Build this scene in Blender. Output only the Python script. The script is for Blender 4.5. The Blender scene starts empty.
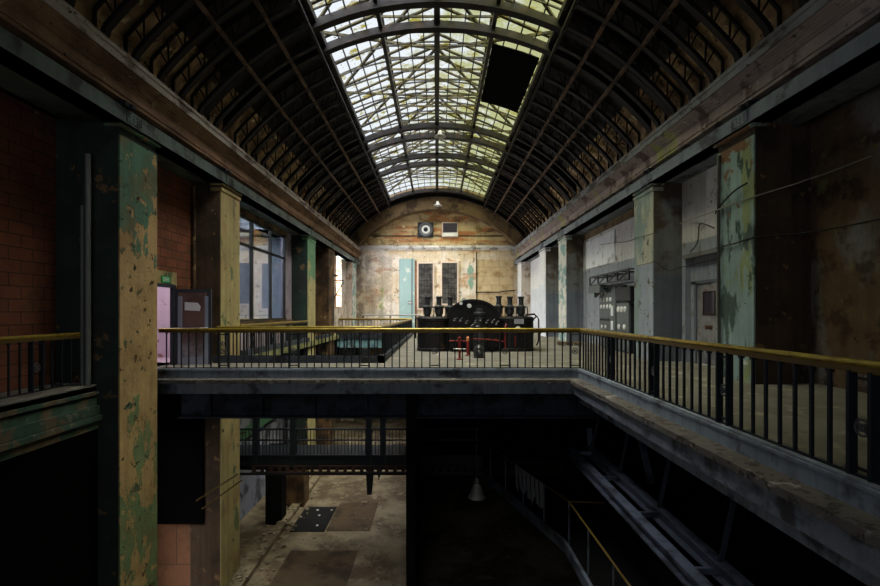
import bpy, math, random
from mathutils import Vector
random.seed(11)
C = bpy.context.scene.collection
PI = math.pi

# ------------------------------------------------------------------ helpers
def lin(v):
    v /= 255.0
    return v/12.92 if v <= 0.04045 else ((v+0.055)/1.055)**2.4
def c(r, g, b): return (lin(r), lin(g), lin(b), 1.0)

class MB:
    def __init__(s): s.v = []; s.f = []
    def add(s, vs, fs):
        o = len(s.v); s.v += [tuple(p) for p in vs]; s.f += [tuple(i+o for i in f) for f in fs]; return s
    def box(s, x0, x1, y0, y1, z0, z1):
        x0, x1 = min(x0, x1), max(x0, x1); y0, y1 = min(y0, y1), max(y0, y1); z0, z1 = min(z0, z1), max(z0, z1)
        return s.add([(x0,y0,z0),(x1,y0,z0),(x1,y1,z0),(x0,y1,z0),(x0,y0,z1),(x1,y0,z1),(x1,y1,z1),(x0,y1,z1)],
              [(3,2,1,0),(4,5,6,7),(0,1,5,4),(1,2,6,5),(2,3,7,6),(3,0,4,7)])
    def bbox(s, x0, x1, y0, y1, z0, z1, b=0.01):
        # box with chamfered vertical and top edges
        x0, x1 = min(x0, x1), max(x0, x1); y0, y1 = min(y0, y1), max(y0, y1); z0, z1 = min(z0, z1), max(z0, z1)
        def ring(d, z):
            return [(x0+d+b,y0+d,z),(x1-d-b,y0+d,z),(x1-d,y0+d+b,z),(x1-d,y1-d-b,z),(x1-d-b,y1-d,z),(x0+d+b,y1-d,z),(x0+d,y1-d-b,z),(x0+d,y0+d+b,z)]
        vs = ring(b, z0)+ring(0, z0+b)+ring(0, z1-b)+ring(b, z1)
        fs = [tuple(range(7,-1,-1)), tuple(range(24,32))]
        for r in range(3):
            for i in range(8):
                j = (i+1) % 8
                fs.append((r*8+i, r*8+j, (r+1)*8+j, (r+1)*8+i))
        return s.add(vs, fs)
    def bar(s, p, q, w, h, up=(0,0,1)):
        p = Vector(p); q = Vector(q); d = (q-p).normalized(); u = Vector(up)
        if abs(d.dot(u)) > 0.99: u = Vector((0,1,0))
        a = d.cross(u).normalized()*w/2; b = a.cross(d).normalized()*h/2
        vs = [p-a-b,p+a-b,p+a+b,p-a+b,q-a-b,q+a-b,q+a+b,q-a+b]
        return s.add(vs, [(0,1,2,3),(7,6,5,4),(4,5,1,0),(5,6,2,1),(6,7,3,2),(7,4,0,3)])
    def tube(s, pts, r, n=8, closed=False, caps=True):
        pts = [Vector(p) for p in pts]; m = len(pts); vs = []; prev = None
        rr = r if isinstance(r, (list, tuple)) else [r]*m
        for i, p in enumerate(pts):
            if closed: d = (pts[(i+1) % m]-pts[i-1]).normalized()
            else: d = (pts[min(i+1,m-1)]-pts[max(i-1,0)]).normalized()
            if prev is None:
                u = Vector((0,0,1)) if abs(d.z) < 0.9 else Vector((1,0,0))
            else: u = prev
            a = d.cross(u).normalized(); u2 = a.cross(d).normalized(); prev = u2
            for k in range(n):
                t = 2*PI*k/n; vs.append(p+(a*math.cos(t)+u2*math.sin(t))*rr[i])
        fs = []
        for i in range(m if closed else m-1):
            for k in range(n):
                k2 = (k+1) % n; i2 = (i+1) % m
                fs.append((i*n+k, i2*n+k, i2*n+k2, i*n+k2))
        if caps and not closed:
            fs.append(tuple(range(n))); fs.append(tuple((m-1)*n+k for k in range(n-1,-1,-1)))
        return s.add(vs, fs)
    def lathe(s, prof, o, axis='z', n=20):
        # prof: list of (radius, height)
        vs = []; m = len(prof)
        for r, h in prof:
            for k in range(n):
                t = 2*PI*k/n; a, b = r*math.cos(t), r*math.sin(t)
                if axis == 'z': p = (o[0]+a, o[1]+b, o[2]+h)
                elif axis == 'y': p = (o[0]+a, o[1]+h, o[2]+b)
                else: p = (o[0]+h, o[1]+a, o[2]+b)
                vs.append(p)
        fs = []
        for i in range(m-1):
            for k in range(n):
                k2 = (k+1) % n; fs.append((i*n+k, i*n+k2, (i+1)*n+k2, (i+1)*n+k))
        fs.append(tuple(range(n-1,-1,-1))); fs.append(tuple((m-1)*n+k for k in range(n)))
        return s.add(vs, fs)
    def prism(s, poly, y0, y1, axis='y'):
        # poly in (x,z) extruded along y, (y,z) along x or (x,y) along z
        n = len(poly)
        f = {'y': lambda a,b,t: (a,t,b), 'x': lambda a,b,t: (t,a,b), 'z': lambda a,b,t: (a,b,t)}[axis]
        vs = [f(a,b,y0) for a,b in poly]+[f(a,b,y1) for a,b in poly]
        fs = [tuple(range(n-1,-1,-1)), tuple(range(n,2*n))]
        for i in range(n):
            j = (i+1) % n; fs.append((i,j,n+j,n+i))
        return s.add(vs, fs)
    def strip(s, inner, outer, y0, y1):
        # band between two curves (lists of (x,z)), extruded along y
        n = len(inner)
        vs = [(a,y0,b) for a,b in inner]+[(a,y0,b) for a,b in outer]+[(a,y1,b) for a,b in inner]+[(a,y1,b) for a,b in outer]
        fs = []
        for i in range(n-1):
            fs += [(i,i+1,n+i+1,n+i),(2*n+i+1,2*n+i,3*n+i,3*n+i+1),(i+1,i,2*n+i,2*n+i+1),(n+i,n+i+1,3*n+i+1,3*n+i)]
        fs += [(0,n,3*n,2*n),(n-1,2*n+n-1,4*n-1,2*n-1)]
        return s.add(vs, fs)
    def sphere(s, o, r, n=12, m=8, zmin=-1.0):
        prof = []
        for i in range(m+1):
            t = -PI/2+PI*i/m
            z = max(math.sin(t), zmin)
            prof.append((max(r*math.cos(t), 0.001), r*z))
        return s.lathe(prof, o, 'z', n)
    def build(s, name, m, parent=None, origin=None, smooth=False):
        o0 = Vector(origin) if origin is not None else (ORG.get(parent.name, Vector()) if parent else Vector())
        me = bpy.data.meshes.new(name)
        me.from_pydata([tuple(Vector(p)-o0) for p in s.v], [], s.f)
        if m: me.materials.append(m)
        me.validate(); me.update()
        import bmesh
        bm = bmesh.new(); bm.from_mesh(me); bmesh.ops.recalc_face_normals(bm, faces=bm.faces); bm.to_mesh(me); bm.free()
        if smooth:
            for p in me.polygons: p.use_smooth = True
            me.set_sharp_from_angle(angle=math.radians(38))
        ob = bpy.data.objects.new(name, me); C.objects.link(ob)
        if parent:
            ob.parent = parent; ORG[ob.name] = o0
        else:
            ob.location = o0; ORG[ob.name] = o0
        return ob
ORG = {}

def tag(o, label, cat, group=None, kind=None):
    o['label'] = label; o['category'] = cat
    if group: o['group'] = group
    if kind: o['kind'] = kind
    return o
def thing(name, label, cat, loc=(0,0,0), rotz=0, group=None, kind=None):
    o = bpy.data.objects.new(name, None); C.objects.link(o)
    o.location = loc; o.rotation_euler = (0,0,rotz); o.empty_display_size = 0.2
    ORG[o.name] = Vector(loc)
    return tag(o, label, cat, group, kind)
def copy_part(src, parent, loc):
    o = src.copy(); C.objects.link(o); o.parent = parent; o.location = loc
    return o
def struct(name, mb, m, label, cat, smooth=False, parent=None):
    o = mb.build(name, m, parent, smooth=smooth)
    o['kind'] = 'structure'
    if not parent: o['label'] = label; o['category'] = cat
    return o

# ------------------------------------------------------------------ materials
def mat(name, base, patches=(), rough=0.85, metal=0.0, spec=0.3, bump=0.25, bscale=9.0, var=0.3, vscale=1.3,
        streak=0.0, brick=None, zcols=(), boards=None):
    m = bpy.data.materials.new(name); m.use_nodes = True
    nt = m.node_tree; nt.nodes.clear(); L = nt.links.new
    def N(t, **k):
        n = nt.nodes.new(t)
        for a, b in k.items(): setattr(n, a, b)
        return n
    out = N('ShaderNodeOutputMaterial'); bs = N('ShaderNodeBsdfPrincipled'); L(bs.outputs[0], out.inputs[0])
    geo = N('ShaderNodeNewGeometry'); P = geo.outputs['Position']
    sep = N('ShaderNodeSeparateXYZ'); L(P, sep.inputs[0])
    def window(ax, a, b, soft=0.25):
        return math_('MULTIPLY', mrange(sep.outputs[ax], a-soft, a+soft, 0, 1), mrange(sep.outputs[ax], b-soft, b+soft, 1, 0))
    def noise(scale, st=(1,1,1), off=(0,0,0), detail=6.0, rgh=0.6):
        mp = N('ShaderNodeMapping'); mp.inputs['Scale'].default_value = st; mp.inputs['Location'].default_value = off
        L(P, mp.inputs['Vector'])
        n = N('ShaderNodeTexNoise'); n.inputs['Scale'].default_value = scale; n.inputs['Detail'].default_value = detail
        n.inputs['Roughness'].default_value = rgh
        L(mp.outputs[0], n.inputs['Vector']); return n.outputs['Fac']
    def mrange(v, a, b, lo, hi, smooth=False):
        r = N('ShaderNodeMapRange'); r.inputs['From Min'].default_value = a; r.inputs['From Max'].default_value = b
        r.inputs['To Min'].default_value = lo; r.inputs['To Max'].default_value = hi
        if smooth: r.interpolation_type = 'SMOOTHSTEP'
        L(v, r.inputs['Value']); return r.outputs[0]
    def math_(op, a, b):
        n = N('ShaderNodeMath', operation=op)
        for i, x in enumerate((a, b)):
            if isinstance(x, (int, float)): n.inputs[i].default_value = x
            else: L(x, n.inputs[i])
        return n.outputs[0]
    def mix(fac, a, b, blend='MIX'):
        n = N('ShaderNodeMix', data_type='RGBA', blend_type=blend)
        if isinstance(fac, (int, float)): n.inputs['Factor'].default_value = fac
        else: L(fac, n.inputs['Factor'])
        for key, x in ((6, a), (7, b)):
            if isinstance(x, tuple): n.inputs[key].default_value = x
            else: L(x, n.inputs[key])
        return n.outputs[2]
    col = base; height = None
    if brick:
        cb = N('ShaderNodeCombineXYZ')
        L(sep.outputs[brick.get('ax', 'Y')], cb.inputs[0]); L(sep.outputs['Z'], cb.inputs[1])
        bt = N('ShaderNodeTexBrick'); L(cb.outputs[0], bt.inputs['Vector'])
        bt.inputs['Color1'].default_value = base; bt.inputs['Color2'].default_value = brick['c2']; bt.inputs['Mortar'].default_value = brick['m']
        bt.inputs['Scale'].default_value = 1.0; bt.inputs['Brick Width'].default_value = brick['w']; bt.inputs['Row Height'].default_value = brick['h']
        bt.inputs['Mortar Size'].default_value = brick.get('ms', 0.006); bt.inputs['Mortar Smooth'].default_value = 0.1
        col = bt.outputs['Color']; height = math_('MULTIPLY', bt.outputs['Fac'], -0.5)
    if boards:
        w = N('ShaderNodeMath', operation='PINGPONG'); L(sep.outputs[boards['ax']], w.inputs[0]); w.inputs[1].default_value = boards['w']
        f = mrange(w.outputs[0], 0, 0.018, 1, 0)
        col = mix(f, col, boards['c'])
    for zz in zcols:      # paint bands by height: (z, soft, colour below)
        wob = math_('ADD', sep.outputs['Z'], math_('MULTIPLY', math_('SUBTRACT', noise(2.5), 0.5), zz[3] if len(zz) > 3 else 0.05))
        col = mix(mrange(wob, zz[0]-zz[1], zz[0]+zz[1], 1, 0), col, zz[2])
    for i, p in enumerate(patches):
        nz = noise(p.get('s', 1.5), p.get('st', (1,1,1)), p.get('o', (3.7*i+1, 1.3*i, 5.1*i)), p.get('d', 7.0), p.get('r', 0.6))
        if 'zg' in p:
            zc, k = p['zg']
            g = math_('MULTIPLY', math_('SUBTRACT', sep.outputs['Z'], zc), k)
            g = math_('MINIMUM', math_('MAXIMUM', g, -0.35), 0.35)
            nz = math_('ADD', nz, g)
        w = p.get('w', 0.015)
        for ax, key in (('X','xr'),('Z','zr')):
            if key in p: nz = math_('MULTIPLY', nz, window(ax, *p[key]))
        mk = mrange(nz, p['t']-w, p['t']+w, 0, p.get('f', 1.0))
        col = mix(mk, col, p['c'])
        if p.get('b', 1):
            h = math_('MULTIPLY', mk, -p.get('h', 0.6))
            height = h if height is None else math_('ADD', height, h)
    if var:
        n1 = noise(vscale, (1,1,1), (9,2,4), 9.0, 0.7)
        col = mix(mrange(n1, 0.28, 0.72, 0, 1), mix(1.0, col, (1-var,)*3+(1,), 'MULTIPLY'), mix(1.0, col, (1+var*0.5,)*3+(1,), 'MULTIPLY'))
    if streak:
        n2 = noise(1.0, (5.5,5.5,0.22), (2,7,1), 5.0, 0.65)
        col = mix(mrange(n2, 0.45, 0.72, 0, streak), col, c(38,32,26))
    if isinstance(col, tuple): bs.inputs['Base Color'].default_value = col
    else: L(col, bs.inputs['Base Color'])
    bs.inputs['Roughness'].default_value = rough; bs.inputs['Metallic'].default_value = metal
    bs.inputs['Specular IOR Level'].default_value = spec
    if bump:
        fine = noise(bscale, detail=8.0)
        h = fine if height is None else math_('ADD', fine, height)
        b = N('ShaderNodeBump'); b.inputs['Strength'].default_value = bump; b.inputs['Distance'].default_value = 0.03
        L(h, b.inputs['Height']); L(b.outputs[0], bs.inputs['Normal'])
    return m

def glass_mat(name, tint, dirt=(), gloss=0.1, grough=0.05, diff=0.0, diffcol=(0.5,0.5,0.5,1)):
    m = bpy.data.materials.new(name); m.use_nodes = True; nt = m.node_tree; nt.nodes.clear(); L = nt.links.new
    out = nt.nodes.new('ShaderNodeOutputMaterial')
    tr = nt.nodes.new('ShaderNodeBsdfTransparent'); gl = nt.nodes.new('ShaderNodeBsdfGlossy'); gl.inputs['Roughness'].default_value = grough
    mx = nt.nodes.new('ShaderNodeMixShader'); mx.inputs[0].default_value = gloss
    L(tr.outputs[0], mx.inputs[1]); L(gl.outputs[0], mx.inputs[2])
    geo = nt.nodes.new('ShaderNodeNewGeometry'); col = tint
    for i, (dc, s, t, w, st, kx) in enumerate(dirt):
        mp = nt.nodes.new('ShaderNodeMapping'); mp.inputs['Scale'].default_value = st; mp.inputs['Location'].default_value = (2.3*i+.4, i*5.1, 0)
        L(geo.outputs['Position'], mp.inputs['Vector'])
        n = nt.nodes.new('ShaderNodeTexNoise'); n.inputs['Scale'].default_value = s; n.inputs['Detail'].default_value = 6; n.inputs['Roughness'].default_value = 0.65
        L(mp.outputs[0], n.inputs['Vector']); v = n.outputs['Fac']
        if kx:
            sp = nt.nodes.new('ShaderNodeSeparateXYZ'); L(geo.outputs['Position'], sp.inputs[0])
            a = nt.nodes.new('ShaderNodeMath'); a.operation = 'MULTIPLY_ADD'; L(sp.outputs['X'], a.inputs[0]); a.inputs[1].default_value = kx; L(v, a.inputs[2]); v = a.outputs[0]
        r = nt.nodes.new('ShaderNodeMapRange'); r.inputs['From Min'].default_value = t-w; r.inputs['From Max'].default_value = t+w; L(v, r.inputs['Value'])
        x = nt.nodes.new('ShaderNodeMix'); x.data_type = 'RGBA'; L(r.outputs[0], x.inputs['Factor'])
        if isinstance(col, tuple): x.inputs[6].default_value = col
        else: L(col, x.inputs[6])
        x.inputs[7].default_value = dc; col = x.outputs[2]
    if isinstance(col, tuple): tr.inputs['Color'].default_value = col
    else: L(col, tr.inputs['Color'])
    if diff:
        df = nt.nodes.new('ShaderNodeBsdfDiffuse'); df.inputs['Color'].default_value = diffcol
        m2 = nt.nodes.new('ShaderNodeMixShader'); m2.inputs[0].default_value = diff
        L(mx.outputs[0], m2.inputs[1]); L(df.outputs[0], m2.inputs[2]); L(m2.outputs[0], out.inputs[0])
    else: L(mx.outputs[0], out.inputs[0])
    return m

OCHRE = c(178,148,100); GREEN = c(84,116,92); TURQ = c(118,152,152); GREY = c(128,130,136)
M = {}
M['floor'] = mat('floor_screed', c(112,108,98), [dict(c=c(96,90,78), s=0.8, t=0.55, w=0.08, f=0.7, b=0), dict(c=c(170,162,142), s=2.2, t=0.62, w=0.05, f=0.6, b=0), dict(c=c(60,55,48), s=6.0, t=0.66, w=0.04, f=0.7)], var=0.25, rough=0.8)
M['mossfloor'] = mat('mossy_floor', c(120,122,70), [dict(c=c(150,145,110), s=2.0, t=0.55, w=0.06, b=0)], var=0.3)
M['low_floor'] = mat('lower_floor_concrete', c(140,126,102), [dict(c=c(84,68,48), s=0.6, t=0.49, w=0.08, f=0.85, b=0), dict(c=c(150,138,112), s=3.0, t=0.6, w=0.05, f=0.7, b=0), dict(c=c(40,34,28), s=7.0, t=0.64, w=0.03, f=0.8)], var=0.35, rough=0.75)
M['fascia'] = mat('blue_grey_fascia', c(126,136,146), [dict(c=c(70,72,78), s=1.7, t=0.58, w=0.05, b=0), dict(c=c(146,148,152), s=3.6, t=0.67, w=0.02)], streak=0.45, rough=0.6, var=0.25)
M['fascia_green'] = mat('green_fascia', c(60,84,68), [dict(c=c(100,86,66), s=2.0, t=0.54, w=0.02), dict(c=c(110,110,96), s=4.6, t=0.62, w=0.03)], streak=0.4, var=0.35)
M['ledge'] = mat('crumbling_ledge', c(98,92,88), [dict(c=c(64,58,54), s=8.0, t=0.56, w=0.03), dict(c=c(150,144,140), s=3.0, t=0.64, w=0.03)], var=0.35, bump=0.6)
M['turq_fascia'] = mat('turquoise_fascia', c(128,170,178), [dict(c=c(90,110,110), s=1.6, t=0.6, w=0.04, b=0)], streak=0.3)
M['col_left_near'] = mat('peeling_green_over_ochre', OCHRE, [
    dict(c=GREEN, s=1.5, t=0.53, w=0.012, zg=(3.3,0.16), h=-0.9, st=(1,1,0.55)), dict(c=c(110,128,88), s=1.7, t=0.62, w=0.012, h=-0.9, st=(1,1,0.5), o=(31,4,12), zg=(-0.5,-0.05)),
    dict(c=OCHRE, s=2.6, t=0.60, w=0.01, h=0.6, o=(3,17,8)), dict(c=c(70,92,72), s=2.8, t=0.635, w=0.01, h=-0.6, o=(14,2,31)), dict(c=c(50,42,30), s=4.0, t=0.63, w=0.02), dict(c=c(120,88,48), s=1.1, t=0.58, w=0.08, f=0.5, b=0)], streak=0.25, var=0.3, bump=0.5)
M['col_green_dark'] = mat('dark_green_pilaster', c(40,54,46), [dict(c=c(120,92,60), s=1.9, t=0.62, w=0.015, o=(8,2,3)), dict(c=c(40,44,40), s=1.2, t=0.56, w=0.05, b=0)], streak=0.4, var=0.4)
M['col_yellow'] = mat('yellow_ochre_column', c(170,154,104), [dict(c=c(96,112,78), s=1.6, t=0.6, w=0.03, st=(1,1,0.4)), dict(c=c(70,56,38), s=3.6, t=0.66, w=0.02), dict(c=c(150,120,80), s=1.0, t=0.56, w=0.08, f=0.6, b=0)], streak=0.35, var=0.25, bump=0.4)
M['col_green_yellow'] = mat('green_and_yellow_column', c(178,166,116), [dict(c=c(110,150,112), s=1.3, t=0.52, w=0.015, h=-0.8, zg=(3.2,0.12)), dict(c=c(70,60,40), s=4.0, t=0.66, w=0.02)], streak=0.2, var=0.25)
M['col_teal'] = mat('teal_white_column', c(206,204,196), [dict(c=c(130,160,158), s=1.8, t=0.5, w=0.02, h=-0.6), dict(c=c(140,110,80), s=4.2, t=0.66, w=0.02)], streak=0.2, var=0.2)
M['col_right_near'] = mat('peeling_turquoise_column', c(136,158,156), [
    dict(c=c(134,146,104), s=1.6, t=0.55, w=0.02, st=(1,1.4,0.35), h=0.7), dict(c=c(74,92,86), s=1.5, t=0.56, w=0.03, st=(1,1.4,0.6), o=(5,8,22)), dict(c=c(62,84,72), s=2.3, t=0.6, w=0.02, st=(1,1.4,0.5)),
    dict(c=c(122,92,66), s=2.0, t=0.58, w=0.02, zg=(4.4,0.1), o=(12,3,5)), dict(c=c(36,34,30), s=5.5, t=0.68, w=0.015), dict(c=c(190,196,190), s=3.0, t=0.69, w=0.012)], streak=0.25, var=0.25, bump=0.5)
M['col_right_mid'] = mat('grey_green_column', c(168,168,150), [dict(c=c(128,144,140), s=1.4, t=0.53, w=0.03, st=(1,1,0.3)), dict(c=c(90,84,66), s=3.0, t=0.62, w=0.03), dict(c=c(40,38,34), s=6.0, t=0.68, w=0.015)], zcols=[(3.0,0.02,c(142,150,158))], streak=0.3, var=0.25)
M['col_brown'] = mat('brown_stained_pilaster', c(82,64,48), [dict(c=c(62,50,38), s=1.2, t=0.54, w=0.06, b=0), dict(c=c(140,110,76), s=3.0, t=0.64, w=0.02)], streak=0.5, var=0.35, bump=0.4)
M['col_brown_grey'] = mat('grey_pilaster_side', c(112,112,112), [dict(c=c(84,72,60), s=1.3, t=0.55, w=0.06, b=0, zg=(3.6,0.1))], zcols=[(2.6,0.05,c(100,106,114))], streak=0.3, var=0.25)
M['brick'] = mat('hollow_clay_block', c(128,76,50), [dict(c=c(92,66,46), s=1.4, t=0.58, w=0.06, f=0.7, b=0), dict(c=c(170,150,126), s=3.0, t=0.72, w=0.02, b=0)], brick=dict(c2=c(112,66,44), m=c(70,52,40), w=0.52, h=0.25, ms=0.012), var=0.4, bump=0.5, rough=0.9)
M['pink'] = mat('lilac_pink_plaster', c(196,176,190), [dict(c=c(150,110,100), s=3.5, t=0.64, w=0.02)], var=0.15, streak=0.1)
M['lilac'] = mat('lilac_grey_panel', c(150,138,146), [dict(c=c(110,96,96), s=1.6, t=0.6, w=0.05, b=0)], var=0.2, streak=0.15)
M['brownboard'] = mat('rusty_brown_board', c(112,84,56), [dict(c=c(64,48,34), s=1.3, t=0.5, w=0.06, b=0), dict(c=c(160,138,92), s=2.3, t=0.64, w=0.02)], streak=0.5, var=0.3)
M['palewall'] = mat('pale_pinkish_plaster', c(196,184,174), [dict(c=c(150,124,104), s=1.5, t=0.57, w=0.05, b=0), dict(c=c(96,78,66), s=4.0, t=0.66, w=0.02)], streak=0.3, var=0.2)
M['right_near'] = mat('dark_stained_plaster', c(112,90,66), [dict(c=c(140,142,144), s=0.7, t=0.55, w=0.06, f=0.75, b=0, o=(2,0,9), st=(1,1,0.5)), dict(c=c(66,48,34), s=1.5, t=0.56, w=0.05, f=0.8, b=0), dict(c=c(120,122,76), s=2.2, t=0.64, w=0.04, b=0), dict(c=c(60,44,34), s=4.2, t=0.66, w=0.02), dict(c=c(168,168,168), s=5.0, t=0.71, w=0.02)], streak=0.35, var=0.35, bump=0.5)
M['right_mid'] = mat('two_tone_grey_wall', c(196,194,192), [dict(c=c(120,116,112), s=2.4, t=0.62, w=0.04, b=0), dict(c=c(90,84,78), s=5.0, t=0.68, w=0.02)], zcols=[(3.55,0.02,c(142,148,156),0.12)], streak=0.3, var=0.2)
M['right_far'] = mat('white_and_grey_far_wall', c(222,222,224), [dict(c=c(170,150,136), s=3.5, t=0.66, w=0.02)], zcols=[(3.2,0.02,c(206,210,218),0.1)], streak=0.15, var=0.15)
M['white_patch'] = mat('white_board', c(216,218,222), [dict(c=c(170,168,164), s=2.0, t=0.6, w=0.05, b=0)], streak=0.12, var=0.1, bump=0.1)
M['end'] = mat('blotched_end_wall', c(204,180,146), [
    dict(c=c(226,216,206), s=0.55, t=0.52, w=0.06, f=0.85, b=0, o=(4,1,2)), dict(c=c(176,126,80), s=0.9, t=0.6, w=0.04, f=0.7, b=0, st=(0.5,1,1.6)),
    dict(c=c(120,96,74), s=1.6, t=0.62, w=0.03, f=0.8), dict(c=c(236,228,214), s=3.2, t=0.68, w=0.015), dict(c=c(88,70,54), s=4.6, t=0.66, w=0.02),
    dict(c=c(120,140,70), s=2.2, t=0.42, w=0.05, xr=(-5.0,-4.25,0.35), zr=(0.4,3.9,0.5), b=0, f=0.85), dict(c=c(124,160,142), s=1.6, t=0.40, w=0.03, xr=(2.45,3.15,0.25), zr=(3.2,5.7,0.6), f=0.9, h=-0.5), dict(c=c(110,90,74), s=1.6, t=0.44, w=0.06, xr=(-8,-5.9,0.5), zr=(-1,6.8,0.3), b=0, f=0.75),
    dict(c=c(150,140,128), s=1.2, t=0.47, w=0.06, xr=(-6.2,-3.5,0.3), zr=(-1,6.4,0.3), b=0, f=0.6)],
    zcols=[(6.45,0.02,c(206,188,162),0.02)], streak=0.22, var=0.25)
M['end_gable'] = mat('ochre_gable_plaster', c(190,168,124), [dict(c=c(160,96,50), s=0.8, t=0.54, w=0.05, f=0.85, b=0, st=(0.4,1,2.2)), dict(c=c(92,76,50), s=1.0, t=0.58, w=0.05, f=0.8, b=0, st=(0.6,1,1.4)), dict(c=c(226,210,172), s=2.4, t=0.66, w=0.02), dict(c=c(126,108,66), s=1.2, t=0.6, w=0.05, f=0.7, b=0)], streak=0.2, var=0.3)
M['end_band'] = mat('chalky_white_band', c(204,200,196), [dict(c=c(150,140,130), s=2.0, t=0.56, w=0.05, b=0), dict(c=c(96,84,74), s=5.0, t=0.66, w=0.02)], streak=0.2, var=0.2)
M['end_stone'] = mat('tan_block_panel', c(190,166,130), [dict(c=c(150,120,80), s=1.6, t=0.58, w=0.06, f=0.8, b=0), dict(c=c(226,206,170), s=2.6, t=0.64, w=0.03, b=0)], brick=dict(ax='X', c2=c(200,178,142), m=c(160,134,100), w=1.3, h=0.75, ms=0.02), var=0.2)
M['teal_door'] = mat('pale_turquoise_paint', c(146,172,172), [dict(c=c(200,206,196), s=1.5, t=0.64, w=0.05, b=0)], var=0.1, streak=0.1, bump=0.1, rough=0.5)
M['green_peel'] = mat('flaking_green_paint', c(120,172,140), [dict(c=c(206,184,140), s=1.6, t=0.54, w=0.02), dict(c=c(150,170,80), s=1.9, t=0.58, w=0.03, b=0)], var=0.15)
M['moss_stain'] = mat('moss_streaked_plaster', c(214,204,190), [dict(c=c(130,160,70), s=1.7, t=0.47, w=0.04, st=(1,1,0.6), b=0)], var=0.2)
M['cornice_left'] = mat('brown_moulded_cornice', c(134,104,78), [dict(c=c(84,62,46), s=1.6, t=0.56, w=0.06, f=0.8, b=0, st=(1,0.4,1)), dict(c=c(176,160,130), s=4.0, t=0.66, w=0.03), dict(c=c(40,32,26), s=7.0, t=0.67, w=0.02)], var=0.35, bump=0.4)
M['cornice_band'] = mat('pale_cornice_band', c(160,150,138), [dict(c=c(90,78,66), s=2.5, t=0.57, w=0.05, st=(1,0.5,1)), dict(c=c(50,44,40), s=6.0, t=0.66, w=0.02)], var=0.3, bump=0.4)
M['cornice_right'] = mat('mauve_green_frieze', c(146,132,128), [dict(c=c(150,152,96), s=0.75, t=0.62, w=0.02, o=(1,6,2), st=(1,1,0.2)), dict(c=c(96,78,76), s=1.4, t=0.58, w=0.03), dict(c=c(196,192,180), s=4.0, t=0.68, w=0.02), dict(c=c(44,38,36), s=5.0, t=0.66, w=0.02)], var=0.3, bump=0.4)
M['cornice_band_right'] = mat('grey_cornice_band', c(132,134,138), [dict(c=c(82,76,72), s=2.5, t=0.55, w=0.05, st=(1,0.5,1)), dict(c=c(50,46,44), s=6.0, t=0.64, w=0.02)], var=0.3, bump=0.4)
M['girder'] = mat('grey_green_girder', c(92,104,96), [dict(c=c(56,58,54), s=1.8, t=0.56, w=0.05, b=0), dict(c=c(44,38,34), s=7.0, t=0.68, w=0.02)], streak=0.35, rough=0.55, var=0.25)
M['girder_right'] = mat('blue_grey_girder', c(118,128,138), [dict(c=c(70,72,78), s=1.8, t=0.58, w=0.05, b=0), dict(c=c(40,38,38), s=6.0, t=0.69, w=0.02)], streak=0.35, rough=0.55, var=0.25)
M['haunch'] = mat('tan_haunch_plaster', c(180,150,108), [dict(c=c(88,66,46), s=1.3, t=0.5, w=0.07, f=0.85, b=0), dict(c=c(216,198,160), s=3.0, t=0.64, w=0.03), dict(c=c(60,46,34), s=4.0, t=0.63, w=0.03)], var=0.35)
M['roof'] = mat('dark_roof_boards', c(40,34,30), [dict(c=c(26,23,21), s=1.0, t=0.5, w=0.08, b=0), dict(c=c(84,66,50), s=3.0, t=0.68, w=0.03, b=0)], boards=dict(ax='X', w=0.16, c=c(16,14,13)), var=0.4)
M['rib'] = mat('rusty_black_steel', c(19,16,14), [dict(c=c(46,32,24), s=2.5, t=0.62, w=0.05, b=0)], rough=0.7, metal=0.2, var=0.35, bump=0.15)
M['purlin'] = mat('rusty_purlin', c(104,82,66), [dict(c=c(66,48,38), s=2.5, t=0.52, w=0.05, b=0)], rough=0.7, var=0.3, bump=0.15)
M['skybar'] = mat('dark_glazing_bar', c(44,42,36), rough=0.6, var=0.2, bump=0)
M['rafter'] = mat('lichen_rafter', c(66,60,34), [dict(c=c(30,28,20), s=1.6, t=0.52, w=0.06, b=0)], var=0.3, bump=0)
M['black'] = mat('black_sheet', c(22,22,22), spec=0.0, rough=0.9, var=0.2, bump=0.05)
M['soffit'] = mat('brown_slatted_soffit', c(112,92,64), [dict(c=c(66,50,36), s=1.2, t=0.54, w=0.06, b=0)], boards=dict(ax='Y', w=0.11, c=c(30,24,18)), var=0.35)
M['iron'] = mat('black_painted_iron', c(34,38,44), rough=0.5, metal=0.3, var=0.25, bump=0.1)
M['iron_light'] = mat('worn_grey_iron', c(96,98,100), rough=0.5, metal=0.4, var=0.3, bump=0.1)
M['brass'] = mat('yellow_brass_handrail', c(172,148,58), [dict(c=c(120,92,28), s=6.0, t=0.55, w=0.08, f=0.7, b=0)], rough=0.32, metal=0.55, spec=0.6, var=0.2, bump=0.05)
M['brass_dark'] = mat('dull_brass_moulding', c(104,82,40), rough=0.5, metal=0.3, var=0.3, bump=0.1)
M['kerb'] = mat('dark_slate_kerb', c(60,64,74), [dict(c=c(40,40,44), s=2.0, t=0.55, w=0.06, b=0)], var=0.25)
M['machine'] = mat('oily_black_machine', c(30,28,29), [dict(c=c(66,46,36), s=2.2, t=0.64, w=0.05, b=0)], rough=0.42, metal=0.35, var=0.35, bump=0.2)
M['machine_rust'] = mat('rust_brown_iron', c(74,50,38), [dict(c=c(36,30,28), s=2.0, t=0.52, w=0.08, b=0)], rough=0.6, var=0.35)
M['bushing'] = mat('dull_black_ceramic', c(44,45,46), rough=0.35, spec=0.5, var=0.2, bump=0.05)
M['red'] = mat('red_pipe_paint', c(112,30,28), [dict(c=c(80,30,26), s=4.0, t=0.6, w=0.05, b=0)], rough=0.5, var=0.2, bump=0.05)
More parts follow.
